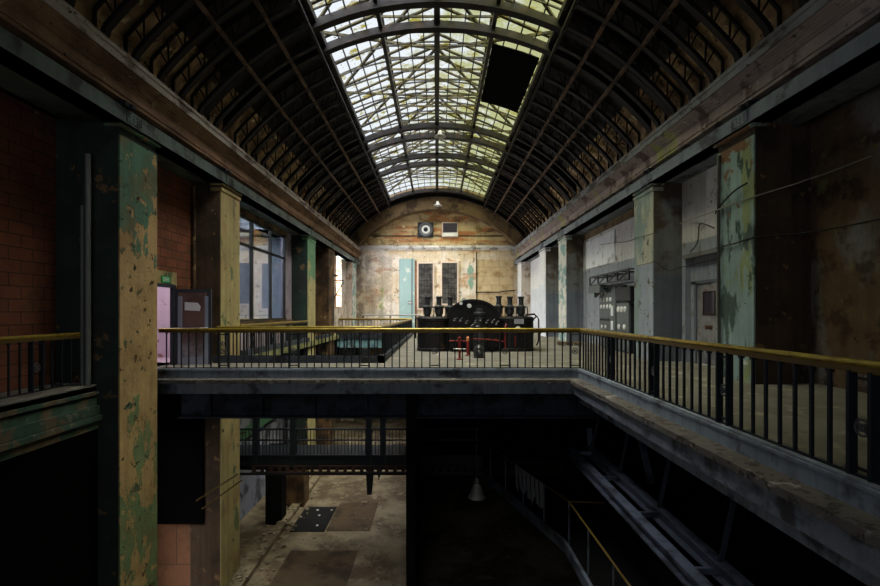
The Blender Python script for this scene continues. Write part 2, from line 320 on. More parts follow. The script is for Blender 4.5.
M['orange'] = mat('orange_tip', c(206,130,80), rough=0.5, var=0.15, bump=0)
M['white'] = mat('off_white_enamel', c(214,214,210), rough=0.45, var=0.08, bump=0)
M['paper'] = mat('white_paper', c(226,228,232), rough=0.8, var=0.05, bump=0)
M['signgreen'] = mat('green_sign', c(20,150,80), rough=0.5, var=0.05, bump=0)
M['plate'] = mat('grey_name_plate', c(140,140,150), rough=0.4, var=0.1, bump=0)
M['cab'] = mat('grey_green_switchboard', c(82,90,90), [dict(c=c(70,72,70), s=2.0, t=0.58, w=0.05, b=0)], rough=0.5, var=0.2, bump=0.08)
M['cab_dark'] = mat('black_cabinet_side', c(36,38,40), rough=0.6, var=0.2, bump=0.08)
M['doorgrey'] = mat('grey_steel_door', c(136,134,134), [dict(c=c(110,84,64), s=2.2, t=0.63, w=0.03), dict(c=c(100,100,102), s=1.2, t=0.55, w=0.06, b=0)], streak=0.3, rough=0.55, var=0.15, bump=0.12)
M['doorframe'] = mat('dark_blue_door_frame', c(58,62,72), rough=0.5, var=0.2, bump=0.05)
M['doorblue'] = mat('blue_grey_door_frame', c(140,146,164), rough=0.45, var=0.12, bump=0.05)
M['doorbrown'] = mat('brown_door_panel', c(112,86,80), [dict(c=c(84,64,58), s=1.3, t=0.54, w=0.08, b=0)], zcols=[(0.55,0.35,c(150,150,162))], rough=0.4, var=0.15, bump=0.05)
M['pipe'] = mat('pale_grey_conduit', c(150,150,146), rough=0.45, metal=0.3, var=0.15, bump=0.05)
M['conduit'] = mat('dull_grey_conduit', c(104,104,100), rough=0.5, metal=0.2, var=0.2, bump=0.05)
M['cable'] = mat('dirty_white_cable', c(150,146,134), rough=0.7, var=0.2, bump=0)
M['cable_dark'] = mat('dark_cable', c(60,58,54), rough=0.7, var=0.2, bump=0)
M['dark_wall'] = mat('plain_dark_wall', c(28,26,26), [dict(c=c(20,18,18), s=0.9, t=0.52, w=0.08, b=0)], var=0.35, spec=0.05)  # plain dark tone, varied at random
M['near_black'] = mat('near_black_wall', c(12,11,11), var=0.3, spec=0.0)  # even near-black; on the added panel it stands in for shade
M['orange_wall'] = mat('orange_brown_plaster', c(138,96,68), [dict(c=c(112,78,56), s=1.6, t=0.55, w=0.08, b=0)], var=0.2, brick=dict(ax='X', c2=c(134,92,66), m=c(80,58,44), w=4.0, h=1.25, ms=0.012))
M['lilac_low'] = mat('pale_lilac_lower_wall', c(140,142,160), [dict(c=c(84,84,96), s=1.3, t=0.54, w=0.05, b=0)], var=0.25)
M['plate_floor'] = mat('brown_steel_floor_plate', c(86,70,50), [dict(c=c(56,44,32), s=1.2, t=0.54, w=0.06, b=0)], rough=0.6, var=0.3)
M['hatch'] = mat('black_hatch', c(14,14,15), rough=0.6, var=0.2, bump=0)
M['tan_low'] = mat('tan_lower_wall', c(190,164,120), [dict(c=c(100,76,52), s=1.2, t=0.55, w=0.05, b=0)], var=0.3, streak=0.3)
M['greensteel'] = mat('green_stringer_paint', c(104,148,112), [dict(c=c(90,80,60), s=3.0, t=0.64, w=0.03)], rough=0.5, var=0.15)
M['bluesteel'] = mat('blue_grey_steel', c(104,112,128), [dict(c=c(60,62,70), s=2.0, t=0.55, w=0.06, b=0)], rough=0.45, metal=0.3, var=0.3)
M['rubble'] = mat('pale_rubble', c(140,128,108), var=0.4, vscale=5)
M['rag'] = mat('grey_rag', c(120,124,134), var=0.3)
M['greyroom'] = mat('grey_back_room', c(170,174,180), var=0.15)
M['screen'] = mat('dark_purple_vent', c(60,54,64), rough=0.4, var=0.1, bump=0)
M['barwin'] = mat('grimy_barred_glass', c(96,92,88), [dict(c=c(60,58,56), s=2.2, t=0.5, w=0.08, b=0)], rough=0.3, var=0.25, bump=0)
M['slat'] = mat('pale_reveal', c(210,190,176), var=0.15)

GLASS_SKY = glass_mat('mossy_skylight_glass', (0.86,0.87,0.88,1), [
    ((0.50,0.50,0.24,1), 1.7, 0.53, 0.12, (1,0.8,1), 0.07), ((0.40,0.34,0.06,1), 1.6, 0.60, 0.04, (0.8,1,1), 0.0), ((0.12,0.12,0.09,1), 4.0, 0.66, 0.03, (1,1,1), 0.0)], gloss=0.04)
GLASS_HALL = glass_mat('reflecting_window_glass', (0.62,0.66,0.72,1), gloss=0.33, grough=0.03)
GLASS_DAY = glass_mat('daylit_window_glass', (0.95,0.96,0.98,1), gloss=0.03)
GLASS_SMALL = glass_mat('small_door_glass', (0.35,0.37,0.42,1), gloss=0.3)

# ------------------------------------------------------------------ dimensions
XC = 6.56            # nave face of the columns
YE = 38.0            # end wall
COLS = [(9.4,10.65),(13.8,15.1),(23.1,24.5),(27.5,29.0),(35.4,36.9)]
ZL = -7.0            # lower floor
XW = 7.45
Y0 = -5.0

# ------------------------------------------------------------------ camera
cam = bpy.data.cameras.new('camera'); co = bpy.data.objects.new('camera', cam); C.objects.link(co)
co.location = (0,0,1.5); co.rotation_euler = (PI/2,0,0); cam.sensor_width = 36; cam.sensor_fit = 'HORIZONTAL'
cam.lens = 454*36/880; cam.shift_x = 3/880; cam.shift_y = 19/880; cam.clip_end = 200
bpy.context.scene.camera = co

# ------------------------------------------------------------------ floors
mb = MB()
mb.box(-1.55,8.2, 11.70,YE, -0.25,0)                 # machine floor
mb.box(-6.6,-1.55, 11.70,13.5, -0.25,0)              # bridge
mb.box(-8.3,-7.5, 9.6,13.5, -0.25,0); mb.box(-7.5,-6.6, 11.70,13.5, -0.25,0)
mb.box(-6.6,-1.55, 30.0,YE, -0.25,0)
mb.box(3.70,8.2, Y0,11.70, -0.25,0)                  # walkway
mb.box(-8.3,-7.05, Y0,9.4, -0.25,0)                  # side gallery
struct('floor', mb, M['floor'], 'worn pale concrete floor of the upper level around the open wells', 'floor')
struct('floor_aisle', MB().box(-8.0,-6.45, 13.5,YE, -0.25,0), M['mossfloor'], 'moss stained strip of floor beneath the big dark framed window', 'floor')
struct('floor_lower', MB().box(-9.5,9, Y0,YE, ZL-0.2,ZL), M['low_floor'], 'dirty brown concrete floor of the storey below', 'floor')

# fascia of the walkway and the bridge
def profile_run(x0, x1, y0, y1, side):
    a = MB(); l = MB()
    return a, l
cur = MB(); cur.box(3.62,3.80, Y0,11.63, -0.26,0.05); cur.box(-7.6,3.80, 11.63,11.80, -0.26,0.05)
cur.box(3.60,3.66, Y0,11.62, -0.01,0.025); cur.box(-7.6,3.66, 11.60,11.66, -0.01,0.025)
cur.box(3.42,3.62, Y0,11.43, -0.56,-0.28); cur.box(-7.6,3.62, 11.43,11.63, -0.56,-0.28)
cur.box(3.62,3.75, Y0,11.63, -0.8,-0.25)
struct('trim_1', cur, M['fascia'], 'blue grey painted fascia along the edge of the walkway and the bridge', 'fascia')
led = MB(); 
# crumbling ledge with an uneven lip
def lip(p0, p1, off, n, z0, z1, wid):
    pts = []
    for i in range(n+1):
        t = i/n; pts.append((p0[0]+(p1[0]-p0[0])*t, p0[1]+(p1[1]-p0[1])*t, random.uniform(-0.012,0.012)-(0.03 if random.random() < .06 else 0)))
    vs = []; 
    for x, y, r in pts:
        e = 1+r/wid
        vs += [(x,y,z0),(x,y,z1),(x+off[0]*e,y+off[1]*e,z1-0.01),(x+off[0]*e,y+off[1]*e,z0)]
    fs = [(0,1,2,3),(4*n+3,4*n+2,4*n+1,4*n)]
    for i in range(n):
        for k in range(4):
            k2 = (k+1) % 4; fs.append((4*i+k,4*i+k2,4*i+4+k2,4*i+4+k))
    led.add(vs, fs)
lip((3.63,Y0),(3.63,11.64), (-0.30,0), 90, -0.29, -0.19, 0.3)
lip((-7.6,11.64),(3.63,11.64), (0,-0.30), 70, -0.29, -0.19, 0.3)
led.box(3.33,3.63,11.34,11.64,-0.285,-0.20)
struct('trim_2', led, M['ledge'], 'crumbling sandy ledge below the walkway and bridge railing', 'ledge')
# side gallery fascia
g = MB(); g.box(-7.25,-7.05,Y0,9.4,-0.42,-0.03); g.box(-7.12,-7.0,Y0,9.4,-0.2,-0.13)
g.box(-7.2,-6.98,Y0,9.4,-0.6,-0.42); g.box(-7.2,-6.93,Y0,9.4,-0.72,-0.62); g.box(-7.2,-7.0,Y0,9.4,-0.9,-0.72)
struct('trim_3', g, M['fascia_green'], 'peeling green stepped fascia under the side gallery railing', 'fascia')
struct('trim_4', MB().box(-6.6,-1.7,30.0,30.25,-0.85,-0.02), M['turq_fascia'], 'turquoise fascia at the far end of the inner well', 'fascia')
# beams carrying the bridge
b = MB()
b.box(-7.4,8,12.95,13.4,-1.54,-1.49); b.box(-7.4,8,13.05,13.3,-0.62,-0.56); b.box(-7.4,8,13.15,13.2,-1.5,-0.25)
b.box(-7.4,8,11.85,13.4,-0.6,-0.25)
for x in [-6.5+i*1.5 for i in range(9)]: b.box(x-.01,x+.01,13.0,13.15,-1.5,-0.6)
struct('beam_bridge', b, M['kerb'], 'dark steel beams under the bridge', 'beam')

# ------------------------------------------------------------------ walls
def wl(name, mb, m, label): return struct(name, mb, M[m], label, 'wall')
# left side
wl('wall_left', MB().box(-8.3,-8.1,Y0,9.9,-0.3,5.6), 'brick', 'dark clay block wall behind the side gallery')
w = MB()
w.box(-7.53,XW*-1,10.65,11.72,0,5.5); w.box(-7.53,-XW,12.85,13.8,0,5.5); w.box(-7.53,-XW,11.72,12.85,2.62,5.5)
wl('wall_left_brick', w, 'brick', 'red clay block wall above the open doorway')
w = MB(); w.box(-7.54,-XW+0.02,11.6,12.97,2.2,2.62); 
wl('wall_left_lintel', w, 'col_yellow', 'ochre plaster lintel over the open doorway')
w = MB(); w.box(-7.65,-7.4,15.1,22.25,0,1.15); w.box(-7.65,-7.4,22.25,23.1,0,5.6)
wl('wall_left_window_head', MB().box(-7.65,-7.36,15.1,22.3,5.2,5.6), 'brownboard', 'rough brown broken strip of wall above the large reflecting window')
wl('wall_left_window', w, 'lilac', 'lilac grey wall around the large reflecting window')
wl('wall_left_boards', MB().box(-7.65,-7.4,24.5,27.5,0,5.6), 'brownboard', 'rusty brown boarded bay beyond the large window')
w = MB(); w.box(-7.3,-7.1,29,32.0,0,5.6); w.box(-7.3,-7.1,33.7,35.4,0,5.6); w.box(-7.3,-7.1,32.0,33.7,0,1.8); w.box(-7.3,-7.1,36.9,YE,0,5.6)
wl('wall_left_far', w, 'palewall', 'pale pinkish wall with a narrow bright window near the hall end')
w = MB(); w.box(-7.65,-7.4,14.9,22.6,5.0,5.6)
# right side
wl('wall_right', MB().box(7.95,8.15,Y0,9.9,0,5.6), 'right_near', 'dark water stained brown and grey plaster wall beside the walkway')
w = MB(); w.box(XW,7.7,10.65,10.9,0,5.6); w.box(XW,7.7,13.62,13.8,0,5.6); w.box(XW,7.7,10.9,13.62,3.1,5.6); w.box(7.62,7.8,10.9,13.62,2.32,3.1); w.box(7.62,7.8,13.2,13.62,0,2.4); w.box(7.62,7.8,10.9,11.9,0,2.4)
wl('wall_right_door', w, 'right_mid', 'two tone grey wall bay holding the grey steel door')
wl('wall_right_switch', MB().box(XW,7.7,15.1,23.1,0,5.6), 'right_mid', 'two tone grey wall bay behind the electrical switchboard')
wl('wall_right_boards', MB().box(XW,7.7,24.5,27.5,0,5.6), 'right_far', 'pale wall bay between two grey pilasters')
wl('wall_right_far', MB().box(7.3,7.6,29,YE,0,5.6), 'right_far', 'white wall bay lit beside the hall end')
# upper walls behind the cornices
w = MB()
for s in (-1,1): w.box(s*7.3,s*7.6,Y0,YE,5.75,6.8)
wl('wall_upper', w, 'dark_wall', 'dark upper wall behind the cornices')
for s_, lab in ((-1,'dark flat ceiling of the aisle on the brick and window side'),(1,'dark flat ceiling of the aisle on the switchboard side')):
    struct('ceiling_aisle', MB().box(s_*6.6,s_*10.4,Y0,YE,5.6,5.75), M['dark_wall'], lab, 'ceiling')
# lower storey
wl('wall_left_lower', MB().box(-7.5,-7.02,Y0,9.4,ZL,-0.85), 'near_black', 'near black wall under the side gallery')
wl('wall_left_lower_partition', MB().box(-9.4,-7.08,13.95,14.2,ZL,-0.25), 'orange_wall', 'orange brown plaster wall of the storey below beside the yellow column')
wl('wall_left_lower_shade', MB().box(-9.4,-7.08,13.7,13.9,-4.9,-0.25), 'near_black', 'added black panel standing in for shade over the orange brown plaster below')  # panel added to blacken the upper part, where only shade falls
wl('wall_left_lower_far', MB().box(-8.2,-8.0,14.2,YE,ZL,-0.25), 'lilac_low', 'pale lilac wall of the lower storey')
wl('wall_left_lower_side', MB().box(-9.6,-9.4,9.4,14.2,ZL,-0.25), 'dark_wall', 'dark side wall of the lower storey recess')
wl('wall_lower_spine', MB().box(-0.86,-0.6,12.65,YE,ZL,-0.25), 'dark_wall', 'dark dividing wall beside the lit lower passage')
wl('wall_lower_back', MB().box(-0.6,9,26,26.2,ZL,-0.25), 'dark_wall', 'dark back wall under the machine floor')
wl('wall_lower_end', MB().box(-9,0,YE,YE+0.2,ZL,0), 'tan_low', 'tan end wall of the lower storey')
wl('wall_right_lower', MB().box(7.0,7.2,Y0,26,ZL,-0.25), 'dark_wall', 'dark wall under the walkway')

# ------------------------------------------------------------------ columns
cl = ['peeling green and ochre column beside the side gallery and the bridge', 'yellow ochre column standing between the open doorway and the large window',
      'pale green and yellow column at the far edge of the large window', 'brown stained column beyond the boarded bay', 'teal and white column beside the bright narrow window']
cr = ['turquoise peeling column between the dark stained wall and the steel door', 'grey green column between the steel door and the switchboard',
      'pale spotted column beyond the switchboard', 'slim pale column past the far grey pilaster', 'white column at the corner of the end wall']
ml = ['col_left_near','col_yellow','col_green_yellow','brownboard','col_teal']
mr = ['col_right_near','col_right_mid','col_teal','right_far','right_far']
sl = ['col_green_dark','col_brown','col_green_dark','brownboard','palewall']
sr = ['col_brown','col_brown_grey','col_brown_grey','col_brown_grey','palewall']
for i, (ya, yb) in enumerate(COLS):
    for s, labs, ms, sm in ((-1,cl,ml,sl),(1,cr,mr,sr)):
        root = thing('column', labs[i], 'column', (s*7.0,(ya+yb)/2,0 if s > 0 else ZL), 0, None, 'structure')
        z0 = ZL if s < 0 else -0.25
        f = MB(); f.bbox(s*XC, s*(XC+0.04), ya, yb, z0, 5.18, 0.006); fo = f.build('shaft', M[ms[i]], root)
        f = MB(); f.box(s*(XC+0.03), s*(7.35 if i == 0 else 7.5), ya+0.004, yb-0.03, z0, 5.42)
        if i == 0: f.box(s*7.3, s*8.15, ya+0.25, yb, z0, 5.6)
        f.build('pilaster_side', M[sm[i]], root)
        k = MB(); k.bbox(s*(XC-0.07), s*(XC+0.34), ya-0.03, yb+0.05, 5.35, 5.42, 0.02)
        if i: k.bbox(s*(XC-0.035), s*(XC+0.32), ya-0.02, yb+0.02, 5.18, 5.3, 0.015)
        k.build('capital', M[ms[i]], root)
# grey rib on pilaster sides (right bay edges)
# ------------------------------------------------------------------ girders and cornices
for s, gm, lab in ((-1,'girder','grey green steel girder along the brick and window side'),(1,'girder_right','blue grey riveted steel girder along the switchboard side')):
    root = thing('girder_beam', lab, 'girder', (s*6.7,Y0,5.42), 0, None, 'structure')
    g = MB(); g.box(s*6.45,s*6.6,Y0,YE,5.42,5.73); g.box(s*6.43,s*6.9,Y0,YE,5.42,5.44); g.box(s*6.6,s*7.6,Y0,YE,5.42,5.73)
    g.build('web', M[gm], root)
    first = None
    for i, (ya, yb) in enumerate(COLS):
        p = MB(); y = (ya+yb)/2-0.35
        p.box(s*6.42,s*6.45,y-0.25,y+0.25,5.46,5.69)
        for a in (-.18,-.06,.06,.18):
            for z in (5.51,5.575,5.64): p.sphere((s*6.42,y+a,z),0.025,8,4)
        p.build('splice_plate', M[gm], root)
        br = MB(); br.box(s*6.38,s*6.62,ya-0.1,ya+0.16,5.74,5.84); br.box(s*6.3,s*6.4,ya+0.0,ya+0.1,5.72,5.8); br.build('bracket', M['iron'], root)
    st = MB()
    for y in [Y0+1+i*1.05 for i in range(40)]: st.box(s*6.48,s*6.55,y,y+0.03,5.45,5.70)
# cornices: extruded profiles
def cornice(s, mats, labs):
    fr = [(6.8,5.74),(6.8,5.90),(6.5,5.90),(6.5,5.92),(6.5,5.955),(6.53,5.96),(6.53,5.99),(6.5,5.995),(6.5,6.03),(6.52,6.04),(6.52,6.24),(6.49,6.245),(6.49,6.275),(6.46,6.28),(6.46,6.31),
          (6.44,6.315),(6.43,6.345),(6.40,6.35),(6.39,6.38),(6.36,6.385),(6.345,6.415),(6.32,6.42),(6.30,6.45),(6.27,6.455),(7.3,6.48),(7.3,5.74)]
    o = MB().prism([(s*a,b) for a,b in fr], Y0, YE); struct('cornice', o, M[mats[0]], labs[0], 'cornice')
    bd = [(6.25,6.46),(6.25,6.60),(6.22,6.61),(6.22,6.66),(6.28,6.67),(6.28,6.75),(6.45,6.80),(6.45,6.86),(7.3,6.9),(7.3,6.46)]
    o = MB().prism([(s*a,b) for a,b in bd], Y0, YE); struct('cornice_crown', o, M[mats[1]], labs[1], 'cornice')
cornice(-1, ('cornice_left','cornice_band'), ('brown finely moulded cornice over the brick and window side','pale worn crown moulding of the brown cornice'))
cornice(1, ('cornice_right','cornice_band_right'), ('mauve and moss green flaking frieze over the switchboard side','grey worn crown moulding of the mauve frieze'))

# ------------------------------------------------------------------ roof
ZC = 1.75
def ell(A, H, x): return ZC+H*math.sqrt(max(0.0, 1-(x/A)**2))
def arc(A, H, t0, t1, n): # parametric from angle t0 to t1 (radians, 0 = right springing)
    return [(A*math.cos(t0+(t1-t0)*i/n), ZC+H*math.sin(t0+(t1-t0)*i/n)) for i in range(n+1)]
SA, SH = 9.5, 9.5
YS = 7.6            # the skylight is cut off here, out of view, to darken the foreground
XS = 3.74
ts = math.acos(XS/SA); tp = math.acos(6.65/SA)
for s, nm, lab in ((-1,'ceiling_slope','dark boarded vault slope over the brick and window side'),(1,'ceiling_slope','dark boarded vault slope over the switchboard side')):
    i_ = [(s*a,b) for a,b in arc(SA,SH,tp,ts,24)]; o_ = [(s*a,b) for a,b in arc(SA+0.2,SH+0.2,tp,ts,24)]
    struct(nm, MB().strip(i_, o_, YS, YE), M['roof'], lab, 'ceiling')
    i_ = [(s*a,b) for a,b in arc(SA-0.02,SH-0.02,math.acos(7.35/SA),tp+0.02,10)]; o_ = [(s*a,b) for a,b in arc(SA+0.2,SH+0.2,math.acos(7.35/SA),tp+0.02,10)]
    struct('wall_haunch_low', MB().box(s*7.25,s*7.5,Y0,YE,6.82,7.85), M['haunch'], 'upright tan plaster strip above the cornice on the '+('brick and window side' if s < 0 else 'switchboard side'), 'wall')
    struct('wall_haunch', MB().strip(i_, o_, Y0, YE), M['haunch'], 'flaking tan plaster behind the rib feet over the '+('brick and window side' if s < 0 else 'switchboard side'), 'wall')
struct('ceiling', MB().strip(arc(SA,SH,tp,PI-tp,40), arc(SA+0.2,SH+0.2,tp,PI-tp,40), Y0, YS), M['roof'], 'unseen vault closed to darken the hall ahead of the skylight', 'ceiling')  # unseen stretch kept closed so less daylight reaches the foreground

struct('ceiling_end', MB().strip(arc(SA,SH,ts,PI-ts,24), arc(SA+0.2,SH+0.2,ts,PI-ts,24), 36.0, YE), M['soffit'], 'closed brown strip of vault between the skylight and the end wall', 'ceiling')
# side ribs
RA, RH = 9.0, 9.0
def rib_mesh(s):
    mb = MB(); tr = math.acos(XS/RA); n = 14
    t0 = math.acos(6.95/RA)
    inn = [(7.1,6.88)]+arc(RA,RH,t0,tr,n); 
    inn = [(s*a,b) for a,b in inn]
    out = [(s*7.2,6.88)]+[(s*a,b) for a,b in arc(SA-0.06,SH-0.06,math.acos(7.2/(SA-0.06)),math.acos(XS/(SA-0.06)),n)]
    for p, q in zip(inn[:-1], inn[1:]): mb.bar((p[0],0,p[1]),(q[0],0,q[1]),0.10,0.16,(0,1,0))
    for p, q in zip(out[:-1], out[1:]): mb.bar((p[0],0,p[1]),(q[0],0,q[1]),0.06,0.06,(0,1,0))
    for i in range(2, n+1, 2):
        a = inn[i]; b_ = out[min(i,n)]; mb.bar((a[0],0,a[1]),(b_[0],0,b_[1]),0.035,0.035,(0,1,0))
        d = out[min(i+1,n+1)]; mb.bar((a[0],0,a[1]),(d[0],0,d[1]),0.035,0.035,(0,1,0))
    return mb
rib_y = []
y = 4.8
while y < 36.6:
    if all(abs(y-e) > 0.28 for pr in COLS[1:] for e in (pr[0],pr[1])): rib_y.append(y)
    y += 0.95
for s, lab, gr in ((-1,'slender lattice steel rib from cornice to skylight on the brick and window side','lattice ribs over the window side'),
                   (1,'slender lattice steel rib from cornice to skylight on the switchboard side','lattice ribs over the switchboard side')):
    first = rib_mesh(s).build('vault_rib', M['rib']); first.location = (0,rib_y[0],0); tag(first, lab, 'rib', gr)
    for yy in rib_y[1:]:
        o = first.copy(); C.objects.link(o); o.location = (0,yy,0)
# main arches
am = MB()
def ar(R): t = math.acos(7.1/R); return arc(R,R,t,PI-t,48)
ia = ar(9.15); oa = ar(9.42); fl = ar(9.13); fo = ar(9.17)
am.strip(ia, oa, -0.05, 0.05); am.strip(fl, fo, -0.13, 0.13)
ao = am.build('roof_arch', M['rib'])
names = ['first pair above the yellow column','second pair above the pale green column','third pair beyond the boarded bay','last pair by the end wall']
k = 0
for j, (ya, yb) in enumerate(COLS[1:]):
    for e, w_ in ((ya+0.05,'nearer'),(yb,'farther')):
        o = ao if k == 0 else ao.copy()
        if k: C.objects.link(o)
        k += 1
        o.location = (0,e,0); tag(o, 'heavy curved roof arch, %s of the %s' % (w_, names[j]), 'arch', 'main roof arches')
# longitudinal purlins
for s, sd in ((-1,'brick and window side'),(1,'switchboard side')):
    for X, nm in ((5.6,'lower'),(4.62,'upper'),(XS+0.02,'skylight edge')):
        z = ell(RA,RH,X)-0.03
        p = MB(); p.bar((s*X,6.0,z),(s*X,36.8,z),0.09,0.09); p.bar((s*(X+0.03),6.0,z+0.06),(s*(X+0.03),36.8,z+0.06),0.03,0.08)
        o = p.build('roof_purlin', M['purlin'] if nm != 'skylight edge' else M['rib'], origin=(s*X,11.8,z)); tag(o, '%s rusty purlin running the length of the vault over the %s' % (nm, sd), 'purlin')
# skylight sections
secs = [(YS,14.45,'nearest strip of mossy glass skylight overhead'),(14.45,23.8,'long mossy glass skylight section with the black sheet'),(23.8,28.25,'glass skylight section between the second and third arch pairs'),(28.25,36.0,'farthest glass skylight section towards the end wall')]
for n_, (ya, yb, lab) in enumerate(secs):
    root = thing('window_%d' % (n_+1), lab, 'skylight', (0,(ya+yb)/2,11), 0, None, 'structure')
    t1 = math.acos(XS/SA); cv = arc(SA,SH,t1,PI-t1,32)
    mb = MB(); m_ = len(cv)
    mb.add([(a,ya,b) for a,b in cv]+[(a,yb,b) for a,b in cv], [(i,i+1,m_+i+1,m_+i) for i in range(m_-1)])
    mb.build('pane', GLASS_SKY, root)
    mb = MB()
    for i in range(-8,9):
        x = i*XS/8; z = ell(SA,SH,x)
        if i % 4 == 0: mb.bar((x,ya,z-0.06),(x,yb,z-0.06),0.2 if i == 0 else 0.13,0.2)
        else: mb.bar((x,ya,z-0.03),(x,yb,z-0.03),0.035,0.06)
    nrow = max(1, round((yb-ya)/0.98))
    for j in range(nrow+1):
        yy = ya+(yb-ya)*j/nrow
        for p, q in zip(cv[:-1:2]+[cv[-1]], cv[2::2]): mb.bar((p[0],yy,p[1]-0.03),(q[0],yy,q[1]-0.03),0.045,0.05,(0,1,0))
    mb.build('glazing_frame', M['skybar'], root)
# outer gable frame over the skylight
n_r = 0
rf = []
y = 5.8
first = None
while y < 37:
    mb = MB()
    for s in (-1,1):
        mb.bar((0,0,13.35),(s*4.6,0,11.35),0.055,0.14,(0,1,0))
    mb.bar((-2.3,0,12.3),(2.3,0,12.3),0.05,0.08)
    if first is None:
        first = mb.build('outer_rafter', M['rafter']); first.location = (0,y,0); tag(first, 'lichen covered gable rafter above the skylight glass', 'rafter', 'outer rafters above the skylight')
    else:
        o = first.copy(); C.objects.link(o); o.location = (0,y,0)
    y += 0.9
for s, sd in ((-1,'brick and window side'),(0,'ridge'),(1,'switchboard side')):
    mb = MB()
    if s == 0: mb.bar((0,5.5,13.55),(0,37,13.55),0.12,0.2)
    else:
        for f in (0.45,0.95): mb.bar((s*4.6*f,5.5,13.56-2*f),(s*4.6*f,37,13.56-2*f),0.08,0.1)
    o = mb.build('outer_purlin', M['rafter']); tag(o, 'outer roof timber above the skylight, ' + ('along the ridge' if s == 0 else 'on the '+sd), 'purlin')
bfirst = None
for k in range(7):
    for s in (-1,1):
        ya = 7.0+k*4.4
        for (p, q) in (((s*0.1,ya,13.15),(s*4.3,ya+4.3,11.28)),((s*4.3,ya,11.28),(s*0.1,ya+4.3,13.15))):
            mb = MB(); mb.bar(p, q, 0.09, 0.09)
            o = mb.build('outer_brace', M['rafter'], origin=p)
            tag(o, 'diagonal brace between the gable rafters above the skylight, '+('brick and window side' if s < 0 else 'switchboard side'), 'brace', 'diagonal braces above the skylight, '+('window side' if s < 0 else 'switchboard side'))
# black sheet under the skylight
cv = [(x, ell(SA,SH,x)-0.14) for x in [1.95+i*0.165 for i in range(11)]]
o = MB().strip(cv, [(a,b+0.03) for a,b in cv], 15.95, 20.3).build('black_sheet', M['black']); tag(o, 'large black sheet covering part of the skylight', 'sheet')
# end soffit ring
R_ = 8.5; zc_ = 9.9-R_
tt = [math.radians(90-53+106*i/36) for i in range(37)]
inn = [(R_*math.cos(t), zc_+R_*math.sin(t)) for t in tt]
outr = [(a*1.06, ell(SA,SH,min(abs(a)*1.06,7.3))) for a, b_ in inn]
struct('ceiling_soffit', MB().strip(inn, outr, 37.0, YE), M['soffit'], 'curved brown slatted soffit above the end wall', 'ceiling')

# ------------------------------------------------------------------ end wall
struct('wall_end', MB().box(-7.6,7.6,YE,YE+0.3,0,7.05), M['end'], 'blotched cream and rust plaster end wall with barred windows', 'wall')
struct('wall_end_gable', MB().prism([(-7.6,7.0)]+[(a*1.0,b) for a,b in arc(SA+.2,SH+.2,PI-math.acos(7.55/(SA+.2)),math.acos(7.55/(SA+.2)),30)]+[(7.6,7.0)], YE, YE+0.3), M['end_gable'], 'ochre plaster gable of the end wall under the arch', 'wall')
t_ = MB(); t_.box(-7.4,7.4,YE-0.10,YE,6.72,6.86); t_.box(-7.4,7.4,YE-0.18,YE,6.86,7.05); t_.box(-7.4,7.4,YE-0.05,YE,6.66,6.72)
struct('trim_5', t_, M['end_band'], 'white grey horizontal cornice across the end wall', 'trim')
struct('trim_6', MB().box(-6.2,6.2,YE-0.04,YE,7.82,7.9), M['rib'], 'thin dark ledge across the gable of the end wall', 'trim')
t_ = MB(); t_.box(3.25,6.4,YE-0.05,YE,0,5.9)
struct('trim_7', t_, M['end_stone'], 'tan block panel on the end wall above the tanks', 'panel')
for i, (x0, x1, z0, z1, lab) in enumerate(((-1.55,-0.35,1.8,5.55,'tall barred window on the end wall beside the turquoise door'),(0.42,1.68,2.2,5.6,'tall barred window on the end wall beside the flaking green patch'))):
    root = thing('window_%d' % (i+5), lab, 'window', ((x0+x1)/2,YE,z0), 0, None, 'structure')
    MB().box(x0,x1,YE-0.06,YE-0.02,z0,z1).build('pane', M['barwin'], root)
    fr = MB(); 
    fr.box(x0-0.12,x0,YE-0.14,YE,z0-0.1,z1+0.12); fr.box(x1,x1+0.12,YE-0.14,YE,z0-0.1,z1+0.12); fr.box(x0,x1,YE-0.14,YE,z1,z1+0.12); fr.box(x0,x1,YE-0.16,YE,z0-0.1,z0)
    fr.build('window_frame', M['slat'], root)
    br = MB()
    for k in range(1,5): br.bar((x0+(x1-x0)*k/5,YE-0.1,z0),(x0+(x1-x0)*k/5,YE-0.1,z1),0.03,0.03)
    nb = 8
    for k in range(1,nb): br.bar((x0,YE-0.1,z0+(z1-z0)*k/nb),(x1,YE-0.1,z0+(z1-z0)*k/nb),0.03,0.03)
    br.build('window_bars', M['iron'], root)
root = thing('door_1', 'tall pale turquoise door panel on the end wall', 'door', (-2.5,YE,0), 0, None, 'structure')
MB().bbox(-3.15,-1.86,YE-0.12,YE,0,5.95,0.02).build('door_leaf', M['teal_door'], root)
s_ = MB(); s_.box(-2.12,-2.05,YE-0.14,YE-0.12,0,5.95); s_.build('door_seam', M['doorframe'], root)
s_ = MB(); s_.box(-2.4,-2.1,YE-0.16,YE-0.12,2.15,2.42); s_.build('notice_plate', M['iron'], root)
s_ = MB(); s_.box(-2.37,-2.27,YE-0.17,YE-0.155,2.2,2.37); s_.box(-2.23,-2.13,YE-0.17,YE-0.155,2.2,2.37); s_.build('notice_marks', M['white'], root)
# orange edge beside the door
o = MB().box(-1.84,-1.70,YE-0.1,YE,0,5.8).build('trim_8', M['orange_wall']); o['kind'] = 'structure'; o['label'] = 'rust orange strip between turquoise door and barred window'; o['category'] = 'trim'
o = MB().box(2.0,2.95,YE-0.08,YE-0.005,0.0,2.55).build('turquoise_board', M['teal_door']); tag(o, 'small turquoise board on the end wall behind the machine', 'board')
